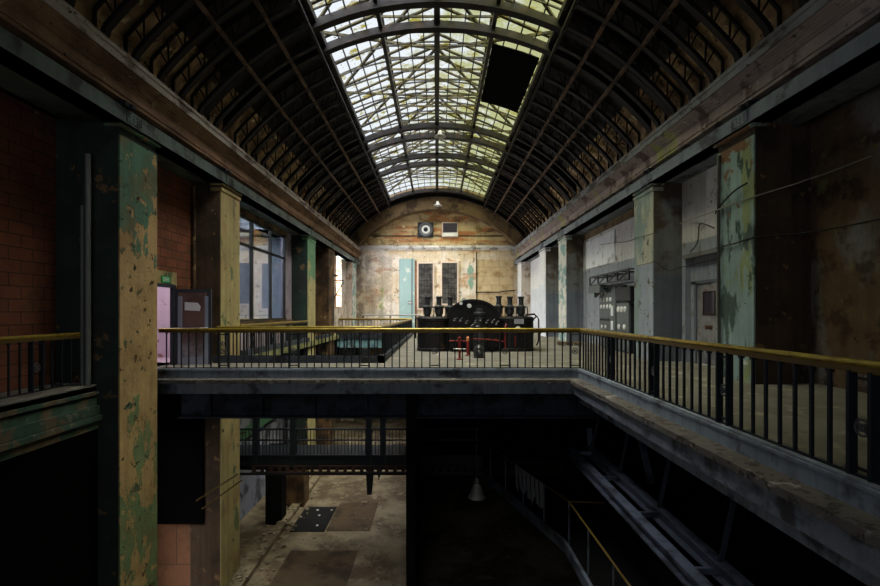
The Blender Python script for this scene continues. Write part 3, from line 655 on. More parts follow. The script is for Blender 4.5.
# loudspeaker-like fan unit
root = thing('exhaust_fan', 'round dark exhaust fan with white ring high on the end wall', 'fan', (-0.95,YE,8.35))
MB().bbox(-1.62,-0.3,YE-0.2,YE,7.72,8.98,0.03).build('housing', M['iron'], root)
MB().lathe([(0.60,0),(0.60,-0.12),(0.5,-0.2),(0.36,-0.14),(0.34,-0.06)], (-0.93,YE-0.2,8.35),'y',28).build('bezel', M['iron_light'], root, smooth=True)
tb = MB().tube([(-0.93+0.27*math.cos(a),YE-0.38,8.33+0.27*math.sin(a)) for a in [2*PI*i/28 for i in range(28)]],0.085,8,True); tb.build('ring', M['white'], root, smooth=True)
MB().lathe([(0.14,0),(0.14,-0.1),(0.06,-0.16)], (-0.93,YE-0.3,8.33),'y',16).build('hub', M['iron'], root, smooth=True)
root = thing('wall_vent', 'rectangular dark vent with white lower flap high on the end wall', 'vent', (1.08,YE,8.35))
MB().bbox(0.4,1.76,YE-0.15,YE,7.75,8.98,0.02).build('vent_frame', M['slat'], root)
sv = MB(); sv.box(0.5,1.68,YE-0.2,YE-0.15,8.15,8.9)
for k in range(5): sv.bar((0.52,YE-0.21,8.22+k*0.14),(1.66,YE-0.21,8.22+k*0.14),0.05,0.02)
sv.build('grille', M['screen'], root)
MB().box(0.45,1.72,YE-0.24,YE-0.15,7.82,8.1).build('flap', M['white'], root)
# pipes on end wall
pp = MB(); pp.tube([(3.3,YE-0.1,0),(3.3,YE-0.1,6.5)],0.04); o = pp.build('wall_pipe', M['rib'], origin=(3.3,YE-0.1,0)); tag(o, 'vertical dark pipe on the end wall by the tan panel', 'pipe')
pp = MB(); pp.tube([(3.2,YE-0.2,3.15),(5.3,YE-0.2,3.15),(5.4,YE-0.2,3.22),(6.5,YE-0.2,3.3)],0.045); o = pp.build('wall_pipe', M['rib'], origin=(3.2,YE-0.2,3.15)); tag(o, 'horizontal dark pipe across the tan panel of the end wall', 'pipe')
# far grey pipe barrier
root = thing('pipe_barrier', 'low grey pipe barrier standing beyond the inner well', 'barrier', (-3.4,32,0))
MB().tube([(-5.3,32,1.28),(-1.1,32,1.28)],0.045).build('top_rail', M['pipe'], root, smooth=True)
for x in (-5.2,-3.3,-1.5): MB().tube([(x,32,0),(x,32,1.27)],0.04).build('post', M['iron'], root)

# ------------------------------------------------------------------ doors and windows of the side walls
# open doorway on the brick side
root = thing('door_2', 'open glazed door leaf with brown panel and white notice by the exit sign', 'door', (-7.42,12.9,0), 0, None, 'structure')
f = MB(); f.box(-7.42,-7.34,12.86,12.91,0.02,2.15); f.box(-6.48,-6.40,12.86,12.91,0.02,2.15); f.box(-7.34,-6.48,12.86,12.91,2.05,2.15); f.build('leaf_frame_top', M['doorframe'], root)
f = MB(); f.box(-7.34,-7.22,12.855,12.905,0.02,1.95); f.box(-6.58,-6.48,12.855,12.905,0.02,1.95); f.box(-7.22,-6.58,12.855,12.905,0.02,0.22); f.box(-7.22,-6.58,12.855,12.905,0.98,1.06); f.build('leaf_stiles', M['doorblue'], root)
MB().box(-7.25,-6.55,12.87,12.90,0.2,2.08).build('panel', M['doorbrown'], root)
MB().prism([(-7.15,1.55),(-6.72,1.53),(-6.70,1.66),(-6.78,1.76),(-7.15,1.78)],12.862,12.868).build('notice', M['paper'], root)
h = MB(); h.tube([(-6.50,12.85,1.05),(-6.50,12.79,1.05),(-6.68,12.79,1.05)],0.014); h.build('handle', M['white'], root)
root = thing('door_3', 'dark blue frame around the open doorway below the exit sign', 'door frame', (-XW,12.3,0), 0, None, 'structure')
f = MB(); f.box(-7.54,-7.42,12.82,12.90,0,2.25); f.box(-7.54,-7.42,11.66,11.74,0,2.25); f.box(-7.54,-7.42,11.7,12.9,2.18,2.27); f.build('door_frame', M['doorframe'], root)
# pink room behind
w = MB(); w.box(-10.2,-10.0,10.4,16.0,0,3.2); w.box(-10.1,-7.66,15.0,15.1,0,3.2) ; w.box(-10.2,-7.66,10.4,10.5,0,3.2); w.box(-10.2,-7.66,10.4,16,3.2,3.3); w.box(-10.2,-7.66,10.4,16,-0.25,0)
wl('wall_side_room', w, 'pink', 'peeling lilac pink room seen through the open doorway')
# exit sign
root = thing('exit_sign', 'small green escape route sign above the open doorway', 'sign', (-XW+0.02,12.42,2.38))
MB().box(-XW+0.02,-XW+0.04,12.22,12.62,2.3,2.48).build('sign_board', M['signgreen'], root)
p = MB()
for zz in (2.35,2.39,2.43): p.box(-XW+0.04,-XW+0.043,12.28,12.56,zz-0.008,zz+0.008)
p.build('sign_marks', M['white'], root)
# large window
root = thing('window_7', 'large dark framed window reflecting the hall between two columns', 'window', (-7.4,18.7,1.15), 0, None, 'structure')
MB().box(-7.5,-7.49,15.1,22.25,1.15,5.2).build('pane', GLASS_HALL, root)
f = MB()
for yy in (15.15,16.35,18.3,20.36,22.2): f.box(-7.53,-7.42,yy-0.045,yy+0.045,1.15,5.2)
f.box(-7.53,-7.42,15.1,22.25,4.07,4.16); f.box(-7.53,-7.42,15.1,22.25,5.12,5.2); f.box(-7.53,-7.38,15.1,22.3,1.12,1.22)
f.build('window_frame', M['skybar'], root)
MB().box(-7.55,-7.28,15.1,23.0,1.06,1.13).build('window_sill', M['brownboard'], root)
w = MB(); w.box(-10.2,-10.0,15.2,25,0,5.6); w.box(-10.2,-7.66,24.9,25,0,5.6); w.box(-10.2,-7.66,15.2,25,5.6,5.7); w.box(-10.2,-7.66,15.1,15.2,0,5.6); w.box(-10.2,-7.66,15.1,25,-0.25,0)
wl('wall_window_room', w, 'greyroom', 'grey room behind the large reflecting window')
f = MB(); f.box(-7.42,-7.36,22.35,23.05,4.0,4.07)
# bright narrow window
root = thing('window_8', 'narrow bright daylit window near the end wall', 'window', (-7.2,32.85,1.8), 0, None, 'structure')
MB().box(-7.22,-7.21,32.0,33.7,1.8,5.45).build('pane', GLASS_DAY, root)
f = MB()
for yy in (32.03,32.6,33.1,33.67): f.box(-7.26,-7.16,yy-0.04,yy+0.04,1.8,5.45)
for zz in (1.84,2.7,3.6,4.5): f.box(-7.26,-7.16,32.0,33.7,zz-0.03,zz+0.03)
f.build('window_frame', M['orange_wall'], root)
# wall bracket lamp arm
root = thing('wall_bracket', 'rusty triangular wall bracket beside the narrow bright window', 'bracket', (-7.1,29.6,2.9))
f = MB(); f.bar((-7.1,29.8,3.6),(-6.3,30.6,3.6),0.07,0.07); f.bar((-7.1,29.9,1.9),(-6.3,30.6,3.5),0.06,0.06); f.bar((-7.1,29.8,3.95),(-6.6,30.2,3.9),0.1,0.12); f.build('bracket_arm', M['rib'], root)

# steel door on the switchboard side
root = thing('door_4', 'grey steel door with small rusty framed window behind the walkway railing', 'door', (7.6,12.5,0), 0, None, 'structure')
MB().bbox(7.56,7.62,11.9,13.2,0.02,2.32,0.008).build('door_leaf', M['doorgrey'], root)
f = MB(); f.box(7.52,7.62,11.82,11.9,0,2.4); f.box(7.52,7.62,13.2,13.28,0,2.4); f.box(7.52,7.62,11.82,13.28,2.32,2.4); f.build('door_frame', M['col_brown_grey'], root)
f = MB(); f.box(7.535,7.565,12.32,12.36,1.42,2.08); f.box(7.535,7.565,12.84,12.88,1.42,2.08); f.box(7.535,7.565,12.32,12.88,2.04,2.08); f.box(7.535,7.565,12.32,12.88,1.42,1.46); wf = f.build('door_window_frame', M['machine_rust'], root)
MB().box(7.548,7.556,12.36,12.84,1.46,2.04).build('glass', M['screen'], wf)
MB().box(7.545,7.56,12.46,12.78,1.02,1.12).build('rust_plate', M['machine_rust'], root)
h = MB(); h.box(7.53,7.56,11.96,12.04,0.95,1.2); h.tube([(7.53,12.0,1.05),(7.47,12.0,1.05),(7.47,12.14,1.05)],0.014); h.build('handle', M['machine_rust'], root)
# recess edge ledge
struct('trim_9', MB().box(7.36,XW+.02,10.9,13.62,3.08,3.2), M['col_brown_grey'], 'grey ledge above the recess of the steel door', 'trim')

# ------------------------------------------------------------------ railings
def railing(label, origin, ang, Lg, pairs, bals, base=0.05, top=1.085, group='cast iron railings around the wells', rings=True, thick=0.03, pw=0.26, yellow='brass'):
    root = thing('balcony_railing', label, 'railing', (origin[0],origin[1],0), ang, group)
    r0 = root.name
    loc = Vector((origin[0],origin[1],0))
    def B(mb, name, m, par=root, smooth=False): return mb.build(name, m, par, origin=(0,0,0), smooth=smooth)
    B(MB().tube([(0,0,top-0.035),(Lg,0,top-0.035)],0.036,12), 'handrail', M[yellow], smooth=True)
    B(MB().bbox(0,Lg,-0.028,0.028,top-0.12,top-0.06,0.006), 'handrail_moulding', M['brass_dark'])
    B(MB().box(0,Lg,-0.02,0.02,base,base+0.02), 'bottom_rail', M['iron'])
    bm0 = None
    for s_ in bals:
        if bm0 is None:
            q = MB(); q.bbox(-thick/2,thick/2,-thick/2,thick/2,base,top-0.1,0.004); q.bbox(-thick*.8,thick*.8,-thick*.8,thick*.8,top-0.15,top-0.11,0.004)
            bm0 = B(q,'baluster',M['iron']); bm0.location = (s_,0,0)
        else: copy_part(bm0, root, (s_,0,0))
    pm = None; rg = None
    for s_ in pairs:
        if pm is None:
            q = MB(); hw = pw/2-0.018
            for d in (-hw,hw):
                q.bbox(d-0.016,d+0.016,-0.045,0.045,base,top-0.1,0.005)
            q.box(-hw,hw,-0.012,0.012,base+0.06,base+0.085); q.box(-hw,hw,-0.012,0.012,top-0.18,top-0.155)
            pm = B(q,'panel_post',M['iron']); pm.location = (s_,0,0)
            q = MB(); cz = (base+top)/2-0.08
            q.tube([(0.072*math.cos(a),0,cz+0.072*math.sin(a)) for a in [2*PI*i/18 for i in range(18)]],0.012,6,True)
            for a in (PI/4,3*PI/4): q.bar((-.06*math.cos(a),0,cz-.06*math.sin(a)),(.06*math.cos(a),0,cz+.06*math.sin(a)),0.012,0.02,(0,1,0))
            q.tube([(0.028*math.cos(a),0,cz+0.028*math.sin(a)) for a in [2*PI*i/12 for i in range(12)]],0.012,6,True)
            rg = q.build('ring_ornament', M['iron_light'], pm, origin=(0,0,0), smooth=True)
        else:
            c2 = copy_part(pm, root, (s_,0,0)); r2 = rg.copy(); C.objects.link(r2); r2.parent = c2
    return root
def fill(pairs, pw, L_, n=7, start=None, end=None):
    out = []; e = [start if start is not None else -pw/2]+[]
    edges = []
    prev = 0.0
    for p in pairs:
        a, b_ = prev, p-pw/2
        m_ = max(0, round((b_-a)/0.2)-1)
        out += [a+(b_-a)*(i+1)/(m_+1) for i in range(m_)]
        prev = p+pw/2
    b_ = L_; m_ = max(0, round((b_-prev)/0.2)-1)
    out += [prev+(b_-prev)*(i+1)/(m_+1) for i in range(m_)]
    return out
# walkway railing, from the corner towards the camera (local x runs along -Y)
pr = [2.03+1.91*i for i in range(5)]
railing('long iron railing with yellow brass handrail along the walkway by the stained wall', (3.72,11.73), -PI/2, 10.9, pr, fill(pr,0.24,10.9), pw=0.24, thick=0.034)
# bridge railing, from the corner to the peeling column (local x runs along -X)
pr = [0.15+1.815*i for i in range(6)]
railing('iron railing with yellow brass handrail along the front of the bridge', (3.72,11.73), PI, 10.9, pr, fill(pr,0.28,10.9), pw=0.28, thick=0.028)
# inner well railings
Lw = 4.85
pr = [0.9+1.9*i for i in range(3)]
railing('iron railing with yellow handrail on the kerb at the near side of the inner well', (-1.65,13.42), PI, Lw, pr, fill(pr,0.24,Lw), base=0.2, thick=0.026)
Lw = 16.5
pr = [1.0+1.9*i for i in range(8)]
railing('iron railing along the machine side of the inner well', (-1.65,13.42), PI/2, Lw, pr, fill(pr,0.24,Lw), base=0.2, thick=0.026)
Lw = 4.85
pr = [0.9+1.9*i for i in range(3)]
railing('iron railing across the far end of the inner well', (-1.65,29.95), PI, Lw, pr, fill(pr,0.24,Lw), base=0.2, thick=0.026)
Lw = 7.9; pr = [1.0+1.9*i for i in range(4)]
railing('dark iron railing below the large window', (-6.55,15.15), PI/2, Lw, pr, fill(pr,0.24,Lw), base=0.2, thick=0.026)
# side gallery railing
Lw = 8.0; pr = [1.0+1.9*i for i in range(4)]
railing('railing with dull yellow handrail along the side gallery before the block wall', (-7.28,9.25), -PI/2, Lw, pr, fill(pr,0.24,Lw), thick=0.03)
# kerb of the inner well
k = MB(); k.box(-6.6,-1.55,13.34,13.52,-0.25,0.2); k.box(-1.74,-1.55,13.34,30.04,-0.25,0.2); k.box(-6.6,-1.55,29.86,30.04,-0.25,0.2); k.box(-6.64,-6.46,15.1,23.1,-0.25,0.2); k.box(-6.64,-6.46,24.5,27.5,-0.25,0.2)
struct('trim_10', k, M['kerb'], 'dark slate kerb around the inner well', 'kerb')

# ------------------------------------------------------------------ machine
mx, my = 1.48, 17.2
root = thing('rotary_converter', 'black machine with two tanks, six upright bushings and a humped casing', 'machine', (mx,my+1,0))
def tank(cx, w, d, h, m):
    q = MB(); n = 36
    def ring(sx, sy, z): 
        r = []
        for i in range(n):
            t = 2*PI*i/n; ct, st_ = math.cos(t), math.sin(t)
            r.append((cx+math.copysign(abs(ct)**0.6, ct)*sx, my+d/2+math.copysign(abs(st_)**0.6, st_)*sy, z))
        return r
    lv = [(1.03,0),(1.03,0.1),(1.0,0.12),(1.0,h-0.16),(1.04,h-0.15),(1.04,h-0.06),(0.96,h-0.02),(0.9,h)]
    vs = []; 
    for k_, z in lv: vs += ring(w/2*k_, d/2*k_, z)
    fs = [tuple(range(n-1,-1,-1)), tuple((len(lv)-1)*n+i for i in range(n))]
    for r in range(len(lv)-1):
        for i in range(n):
            j = (i+1) % n; fs.append((r*n+i,r*n+j,(r+1)*n+j,(r+1)*n+i))
    q.add(vs, fs); return q
ta = tank(-0.14,1.28,1.9,1.32,None).build('tank', M['machine'], root, smooth=True)
tb = tank(3.05,1.46,1.9,1.32,None).build('tank', M['machine'], root, smooth=True)
for cx, par in ((-0.14,ta),(3.02,tb)):
    q = MB()
    for i in range(20):
        t = 2*PI*i/20; q.lathe([(0.03,0),(0.03,0.04)], (cx+0.56*math.cos(t), my+0.95+0.82*math.sin(t), 1.30),'z',6)
    q.build('bolt_ring', M['machine'], par)
prof = [(0.18,-0.05),(0.18,0.03),(0.12,0.06),(0.12,0.12),(0.16,0.14),(0.165,0.36),(0.20,0.38),(0.20,0.44),(0.15,0.46),(0.105,0.50),(0.10,0.74),(0.13,0.77),(0.13,0.83),(0.05,0.84)]
b0 = MB().lathe(prof,(0,0,0),'z',18).build('bushing', M['bushing'], root, origin=(0,0,0), smooth=True)
spots = [(-0.38,1.28),(0.08,1.28),(0.52,1.26),(2.44,1.30),(2.88,1.28),(3.32,1.28)]
for i, (x, z) in enumerate(spots):
    o = b0 if i == 0 else copy_part(b0, root, (0,0,0))
    o.location = (x-mx, my+0.75-(my+1), z)
# side arm loops on bushings
for i, (x, z) in enumerate(spots):
    q = MB(); q.tube([(x+0.17,my+0.75,z+0.43),(x+0.24,my+0.75,z+0.42),(x+0.26,my+0.75,z+0.3),(x+0.25,my+0.75,z+0.05)],0.022,8); q.build('arcing_arm', M['bushing'], root, smooth=True)
q = MB(); pts = [(1.40+0.96*math.cos(t), 1.28+0.66*math.sin(t)) for t in [PI*i/24 for i in range(25)]]
q.prism([(2.36,0.1)]+pts+[(0.44,0.1)], my+0.35, my+2.0)
q.build('casing', M['machine'], root, smooth=True)
q = MB()
inn = [(1.40+0.93*math.cos(t), 1.28+0.63*math.sin(t)) for t in [PI*i/24 for i in range(25)]]; ot = [(1.40+1.02*math.cos(t), 1.28+0.72*math.sin(t)) for t in [PI*i/24 for i in range(25)]]
q.strip(inn, ot, my+0.3, my+0.42); q.strip(inn, ot, my+1.1, my+1.2); q.build('casing_flange', M['machine'], root, smooth=True)
q = MB(); q.lathe([(0.24,0.0),(0.24,0.1),(0.19,0.14),(0.19,0.5),(0.23,0.54),(0.23,0.62),(0.14,0.66),(0.12,0.8)], (1.62,my+0.1,0.85),'z',18); q.lathe([(0.3,0),(0.3,0.85)],(1.62,my+0.1,0.0),'z',16); q.build('pump_column', M['bushing'], root, smooth=True)
for x, z, r in ((1.24,1.73,0.095),(0.92,1.83,0.07)):
    q = MB(); q.lathe([(r,0),(r,-0.05),(r*0.9,-0.06)],(x,my+0.28,z),'y',18); gp = q.build('gauge', M['iron_light'], root, smooth=True)
    MB().lathe([(r*0.8,0),(r*0.8,-0.008)],(x,my+0.22,z),'y',18).build('dial', M['white'], gp)
    MB().bar((x,my+0.209,z),(x+r*0.4,my+0.209,z+r*0.5),0.006,0.012,(0,1,0)).build('needle', M['iron'], gp)
q = MB(); q.box(0.5,2.35,my-0.05,my+0.4,0.05,0.9); q.box(0.6,1.2,my-0.2,my,0.3,1.15); q.box(1.95,2.25,my-0.2,my,0.2,1.05); q.build('gear_block', M['machine'], root)
q = MB()
for i in range(9):
    x = 0.62+0.2*i+random.uniform(-.04,.04); z = 1.0+random.uniform(-.05,.35)
    q.tube([(x,my-0.1,0.7),(x+0.03,my-0.16,z),(x+0.14,my-0.12,z+0.05),(x+0.2,my+0.2,z)],0.024,6)
    q.lathe([(0.05,0),(0.07,0.03),(0.05,0.06)],(x+0.03,my-0.18,z-0.1),'z',10)
q.build('small_pipework', M['bushing'], root, smooth=True)
q = MB(); q.tube([(0.45,my-0.25,0.42),(1.1,my-0.25,0.42)],0.03); q.tube([(1.35,my-0.25,0.50),(2.1,my-0.25,0.46),(2.5,my-0.25,0.40)],0.03); q.tube([(2.55,my-0.2,0.1),(2.55,my-0.2,0.95),(2.62,my-0.1,1.05)],0.03); q.tube([(2.95,my-0.08,0.2),(2.95,my-0.08,0.6)],0.025); q.build('red_pipe', M['red'], root, smooth=True)
q = MB(); q.tube([(3.70,my+0.4,1.2),(3.88,my+0.4,1.34),(3.94,my+0.4,1.2),(3.94,my+0.4,0.4),(3.86,my+0.4,0.2)],0.03); q.tube([(3.4,my+0.3,1.38),(3.75,my+0.3,1.42),(3.84,my+0.3,1.3)],0.035); q.tube([(-0.7,my+0.3,1.3),(-0.82,my+0.3,1.25),(-0.82,my+0.3,0.5)],0.03); q.build('side_pipe', M['machine'], root, smooth=True)
MB().box(2.92,3.28,my-0.05,my-0.02,1.05,1.24).build('name_plate', M['plate'], root)
q = MB(); q.lathe([(0.09,0),(0.09,-0.06),(0.03,-0.07)],(3.05,my-0.1,0.88),'y',14); q.build('white_valve', M['white'], root, smooth=True)
# eye bolt on casing
MB().tube([(1.05+0.05*math.cos(a),my+0.5,2.0+0.05*math.sin(a)) for a in [2*PI*i/12 for i in range(12)]],0.015,6,True).build('lifting_eye', M['machine'], root, smooth=True)
# valve stands and small motor in front
root = thing('valve_stand', 'red valve stand with cross handle in front of the black machine', 'valve stand', (0.71,14.3,0))
q = MB(); q.lathe([(0.1,0),(0.1,0.03),(0.035,0.05),(0.035,0.62),(0.06,0.64),(0.06,0.7),(0.02,0.72)],(0.71,14.3,0),'z',12); q.build('pedestal', M['red'], root, smooth=True)
q = MB(); q.tube([(0.52,14.28,0.34),(0.9,14.28,0.34)],0.018); q.tube([(0.71,14.1,0.34),(0.71,14.46,0.34)],0.018); q.build('cross_handle', M['white'], root, smooth=True)
root = thing('valve_stand', 'red valve stand with orange tip near the humped casing', 'valve stand', (1.06,15.6,0))
q = MB(); q.lathe([(0.09,0),(0.09,0.03),(0.05,0.05),(0.05,0.5),(0.03,0.55)],(1.06,15.6,0),'z',12); q.build('pedestal', M['red'], root, smooth=True)
MB().lathe([(0.05,0.5),(0.055,0.62),(0.02,0.66)],(1.06,15.6,0.0),'z',12).build('tip', M['orange'], root, smooth=True)
root = thing('small_motor', 'small dark domed motor on the floor in front of the machine', 'motor', (1.37,14.9,0))
q = MB(); q.box(1.2,1.56,14.75,15.05,0,0.05); q.lathe([(0.17,0.05),(0.17,0.25),(0.15,0.33),(0.09,0.4),(0.02,0.43)],(1.37,14.9,0),'z',18); q.build('dome', M['bushing'], root, smooth=True)
MB().lathe([(0.06,0),(0.06,-0.14),(0.03,-0.16)],(1.37,14.78,0.2),'y',12).build('shaft_end', M['iron_light'], root, smooth=True)
# clutter right of the machine
root = thing('pallet', 'small low wooden pallet on the floor near the pale far columns', 'pallet', (6.0,20.6,0))
q = MB()
for dx in (-.4,0,.4): q.box(6.0+dx-.05,6.0+dx+.05,20.2,21.0,0,0.1)
for dy in (-.35,-.1,.15,.36): q.box(5.5,6.5,20.6+dy-.07,20.6+dy+.07,0.1,0.13)
q.build('deck', M['soffit'], root)

# ------------------------------------------------------------------ switchboard
root = thing('switchboard', 'tall grey electrical switchboard with dials and lattice canopy against the two tone wall', 'switchboard', (7.0,17.8,0))
p1 = MB().bbox(6.88,6.96,17.52,19.25,0.05,2.5,0.01).build('panel', M['cab'], root)
p2 = MB().bbox(6.88,6.96,16.3,17.40,0.05,1.85,0.01).build('panel', M['cab'], root)
MB().box(6.96,7.44,16.32,19.2,0.0,1.8).build('side_box', M['cab_dark'], root)
MB().bbox(6.80,7.4,16.0,17.3,1.9,2.42,0.02).build('upper_box', M['cab_dark'], root)
def dials(pts, par, r=0.09):
    for yy, zz in pts:
        q = MB().lathe([(r,0),(r,-0.03),(r*.85,-0.035)],(6.88,yy,zz),'x',14); d = q.build('meter', M['white'], par, smooth=True)
dials([(19.0-0.34*i, z) for z in (2.0,1.72) for i in range(4)], p1, 0.085)
dials([(18.9-0.4*i, z) for z in (2.3,0.9) for i in range(2)], p1, 0.07)
dials([(17.2-0.3*i, z) for z in (1.6,) for i in range(3)], p2, 0.11)
dials([(17.15-0.5*i, z) for z in (0.95,) for i in range(2)], p2, 0.1)
MB().box(6.85,6.88,17.72,17.9,1.35,1.75).build('label_strip', M['paper'], p1)
MB().box(6.85,6.88,17.72,17.9,0.8,1.15).build('label_strip', M['paper'], p1)
q = MB()
for i in range(5):
    for z in (0.62,1.15): q.box(6.84,6.88,18.1+0.22*i,18.18+0.22*i,z,z+0.08)
q.build('switch_row', M['iron'], p1)
q = MB(); 
for (a, b_) in (((6.6,19.6,2.98),(6.6,15.6,2.98)),((6.6,19.6,2.62),(6.6,15.6,2.62)),((7.3,19.6,2.98),(7.3,15.6,2.98)),((7.3,19.6,2.62),(7.3,15.6,2.62))): q.bar(a,b_,0.06,0.06)
for i in range(5):
    yy = 19.6-i*1.0; q.bar((6.6,yy,2.62),(6.6,yy,2.98),0.05,0.05); q.bar((6.6,yy,2.98),(7.35,yy,2.98),0.05,0.05)
    if i < 4: q.bar((6.6,yy,2.62),(6.6,yy-1.0,2.98),0.035,0.035)
q.build('canopy_lattice', M['iron'], root)
MB().box(6.55,7.2,18.3,19.7,2.3,2.6).build('canopy_box', M['cab'], root)
q = MB(); q.tube([(6.7,19.2,2.3),(6.7,19.2,2.15),(6.75,18.4,2.45),(6.8,17.6,2.55),(6.9,16.6,2.45)],0.05); q.build('feed_cable', M['iron'], root, smooth=True)
o = MB().bbox(7.36,XW,19.9,20.5,1.05,1.75,0.01).build('wall_box', M['cab_dark'], origin=(7.4,20.2,1.05)); tag(o, 'small dark burnt wall box beside the switchboard', 'box')
o = MB().bbox(7.40,XW,18.95,22.6,3.6,4.95,0.01).build('wall_board', M['white_patch'], origin=(7.4,20.8,3.6)); tag(o, 'white rectangular board high on the wall above the switchboard', 'board')
o = MB().bbox(7.38,XW,15.1,23.1,5.1,5.4,0.01).build('trim_11', M['soffit']); o['kind'] = 'structure'; tag(o, 'brown stained strip under the girder above the white board', 'trim')

# ------------------------------------------------------------------ cables and conduits
def cable(pts, r, m, lab, name='cable'):
    # smooth sag through points
    P_ = [Vector(p) for p in pts]; out = []
    for i in range(len(P_)-1):
        a = P_[max(i-1,0)]; b_ = P_[i]; c_ = P_[i+1]; d = P_[min(i+2,len(P_)-1)]
        for k in range(6):
            t = k/6
            out.append(0.5*((2*b_)+(c_-a)*t+(2*a-5*b_+4*c_-d)*t*t+(3*b_-a-3*c_+d)*t**3))
    out.append(P_[-1])
    o = MB().tube(out, r, 6).build(name, M[m], origin=pts[0], smooth=True); return tag(o, lab, 'cable' if name == 'cable' else 'pipe')
def at(px, py, X):
    Y = 454*X/(px-437); return (X, Y, 1.5-(py-312)/454*Y)
def aty(px, py, Y): return ((px-437)/454*Y, Y, 1.5-(py-312)/454*Y)
cable([at(667,228,7.35), at(690,220,7.36), at(706,214,7.0), at(712,212,6.48), at(722,208,6.48), aty(750,198,9.5), aty(756,196,9.36), aty(795,184,9.3), aty(806,180,9.25), at(830,172,7.8), at(871,156,7.85)], 0.014, 'cable', 'upper slack pale cable crossing the turquoise column and stained wall')
cable([at(716,248,6.5), at(736,243,6.5), aty(750,238,9.5), aty(757,237,9.35), aty(795,234,9.3), aty(808,232,9.2), at(830,229,7.8), at(880,219,7.85)], 0.018, 'cable_dark', 'lower dark cable crossing the turquoise column and stained wall')
cable([at(714,228,6.6), at(700,224,7.36), at(698,240,7.36), at(694,248,7.36), at(690,252,7.36)], 0.016, 'cable_dark', 'loose bent cable hanging on the pale wall above the steel door')
cable([aty(654,233,13.7), at(650,234.5,6.48), at(645,236,6.48), at(636,238,6.5), at(632,240,6.8), at(624,242,7.3), at(612,243,7.34), at(600,245,7.34)], 0.012, 'cable_dark', 'thin cable sagging across the grey green column and white board')
cable([at(716,259,7.34), at(682,267,7.34), aty(668,270,13.72), aty(655,262,13.7), at(650,263,6.48), at(637,266,6.48)], 0.012, 'cable_dark', 'thin cable running from the steel door recess round the grey green column')
cable([(6.5,10.45,5.1),(6.48,10.45,3.0),(6.5,10.45,0.1)], 0.035, 'cable_dark', 'vertical conduit down the turquoise peeling column', 'conduit')
cable([(6.49,9.5,4.2),(6.46,9.9,4.12),(6.46,10.4,3.9),(6.5,10.6,3.8)], 0.018, 'rib', 'rusty bent pipe across the upper turquoise column', 'conduit')
q = MB(); q.tube([(-7.12,9.26,4.72),(-7.12,9.26,-1.15)],0.055,10); q.lathe([(0.075,0),(0.075,0.1)],(-7.12,9.26,-1.2),'z',10); o = q.build('conduit', M['conduit'], origin=(-7.12,9.26,-1.2), smooth=True); tag(o, 'tall pale grey conduit beside the peeling green column', 'pipe')
q = MB(); q.tube([(-7.26,9.3,3.68),(-7.26,9.3,-1.1)],0.042,10); o = q.build('conduit', M['conduit'], origin=(-7.26,9.3,-1.1), smooth=True); tag(o, 'shorter thin grey conduit next to the tall conduit', 'pipe')
q = MB(); q.tube([(-7.35,13.74,0.02),(-7.35,13.74,5.3)],0.05,10); o = q.build('conduit', M['brownboard'], origin=(-7.35,13.74,0), smooth=True); tag(o, 'yellowish conduit running up the brown pilaster behind the open door', 'pipe')

# ------------------------------------------------------------------ ridge lamps
def ridge_lamp(x, y, z, k, lab):
    root = thing('ceiling_lamp', lab, 'lamp', (x,y,z))
    MB().tube([(x,y,z+0.28*k),(x,y,z+0.75*k)],0.02).build('rod', M['iron'], root)
    MB().lathe([(0.06*k,0.3*k),(0.1*k,0.26*k),(0.12*k,0.12*k),(0.32*k,0.0),(0.31*k,-0.02*k)],(x,y,z),'z',18).build('shade', M['pipe'], root, smooth=True)
    MB().sphere((x,y,z+0.02*k),0.1*k,12,8).build('bulb', M['white'], root, smooth=True)
ridge_lamp(0.15,22.9,10.35,1.0,'pendant lamp hanging from the second arch pair under the skylight ridge')
ridge_lamp(0.05,35.2,9.75,1.1,'small pendant lamp hanging before the end wall arch')

# ------------------------------------------------------------------ lower storey objects
root = thing('catwalk', 'dark steel catwalk with railing crossing the lower storey under the bridge', 'catwalk', (-2.5,16.3,-3.8))
q = MB(); q.box(-7.9,1.6,15.9,16.0,-3.86,-3.5); q.box(-7.9,1.6,17.0,17.1,-3.86,-3.5); q.box(-7.9,1.6,15.85,15.9,-3.55,-3.5); q.box(-7.9,1.6,15.85,15.9,-4.2,-4.12); q.box(-7.9,1.6,16.0,17.0,-3.56,-3.5); q.box(-7.9,1.6,16.4,16.5,-4.2,-3.9); q.build('deck', M['iron'], root)
q = MB()
q.box(-6.5,1.6,15.87,15.9,-4.12,-4.08); q.box(-6.5,1.6,15.87,15.9,-3.92,-3.87)
for i in range(28): q.bar((-6.4+i*0.29,15.885,-4.1),(-6.4+i*0.29,15.885,-3.9),0.12,0.02,(0,1,0))
q.build('edge_lattice', M['machine_rust'], root)
q = MB(); q.tube([(-7.9,15.95,-2.62),(1.6,15.95,-2.62)],0.035); q.tube([(-7.9,15.95,-3.0),(1.6,15.95,-3.0)],0.03); q.build('rails', M['iron'], root)
b0 = MB().bar((0,0,-3.5),(0,0,-2.64),0.022,0.022).build('baluster', M['iron'], root, origin=(0,0,0)); b0.location = (-7.8+2.5,15.95-16.3,3.8)
for i in range(1,66): copy_part(b0, root, (-7.8+2.5+i*0.12,15.95-16.3,3.8))
for x in (-6.35,-5.05,-2.4,-1.9):
    MB().box(x-0.09,x+0.09,15.86,16.04,-3.86,-0.3).build('hanger_post', M['iron'], root)
MB().prism([(-2.5,-3.86),(-2.2,-3.86),(-2.3,-4.9),(-2.45,-4.9)],15.9,16.1).build('bracket', M['iron'], root)
MB().prism([(-2.1,-3.86),(-1.85,-3.86),(-2.05,-4.4)],15.9,16.1).build('bracket', M['iron'], root)
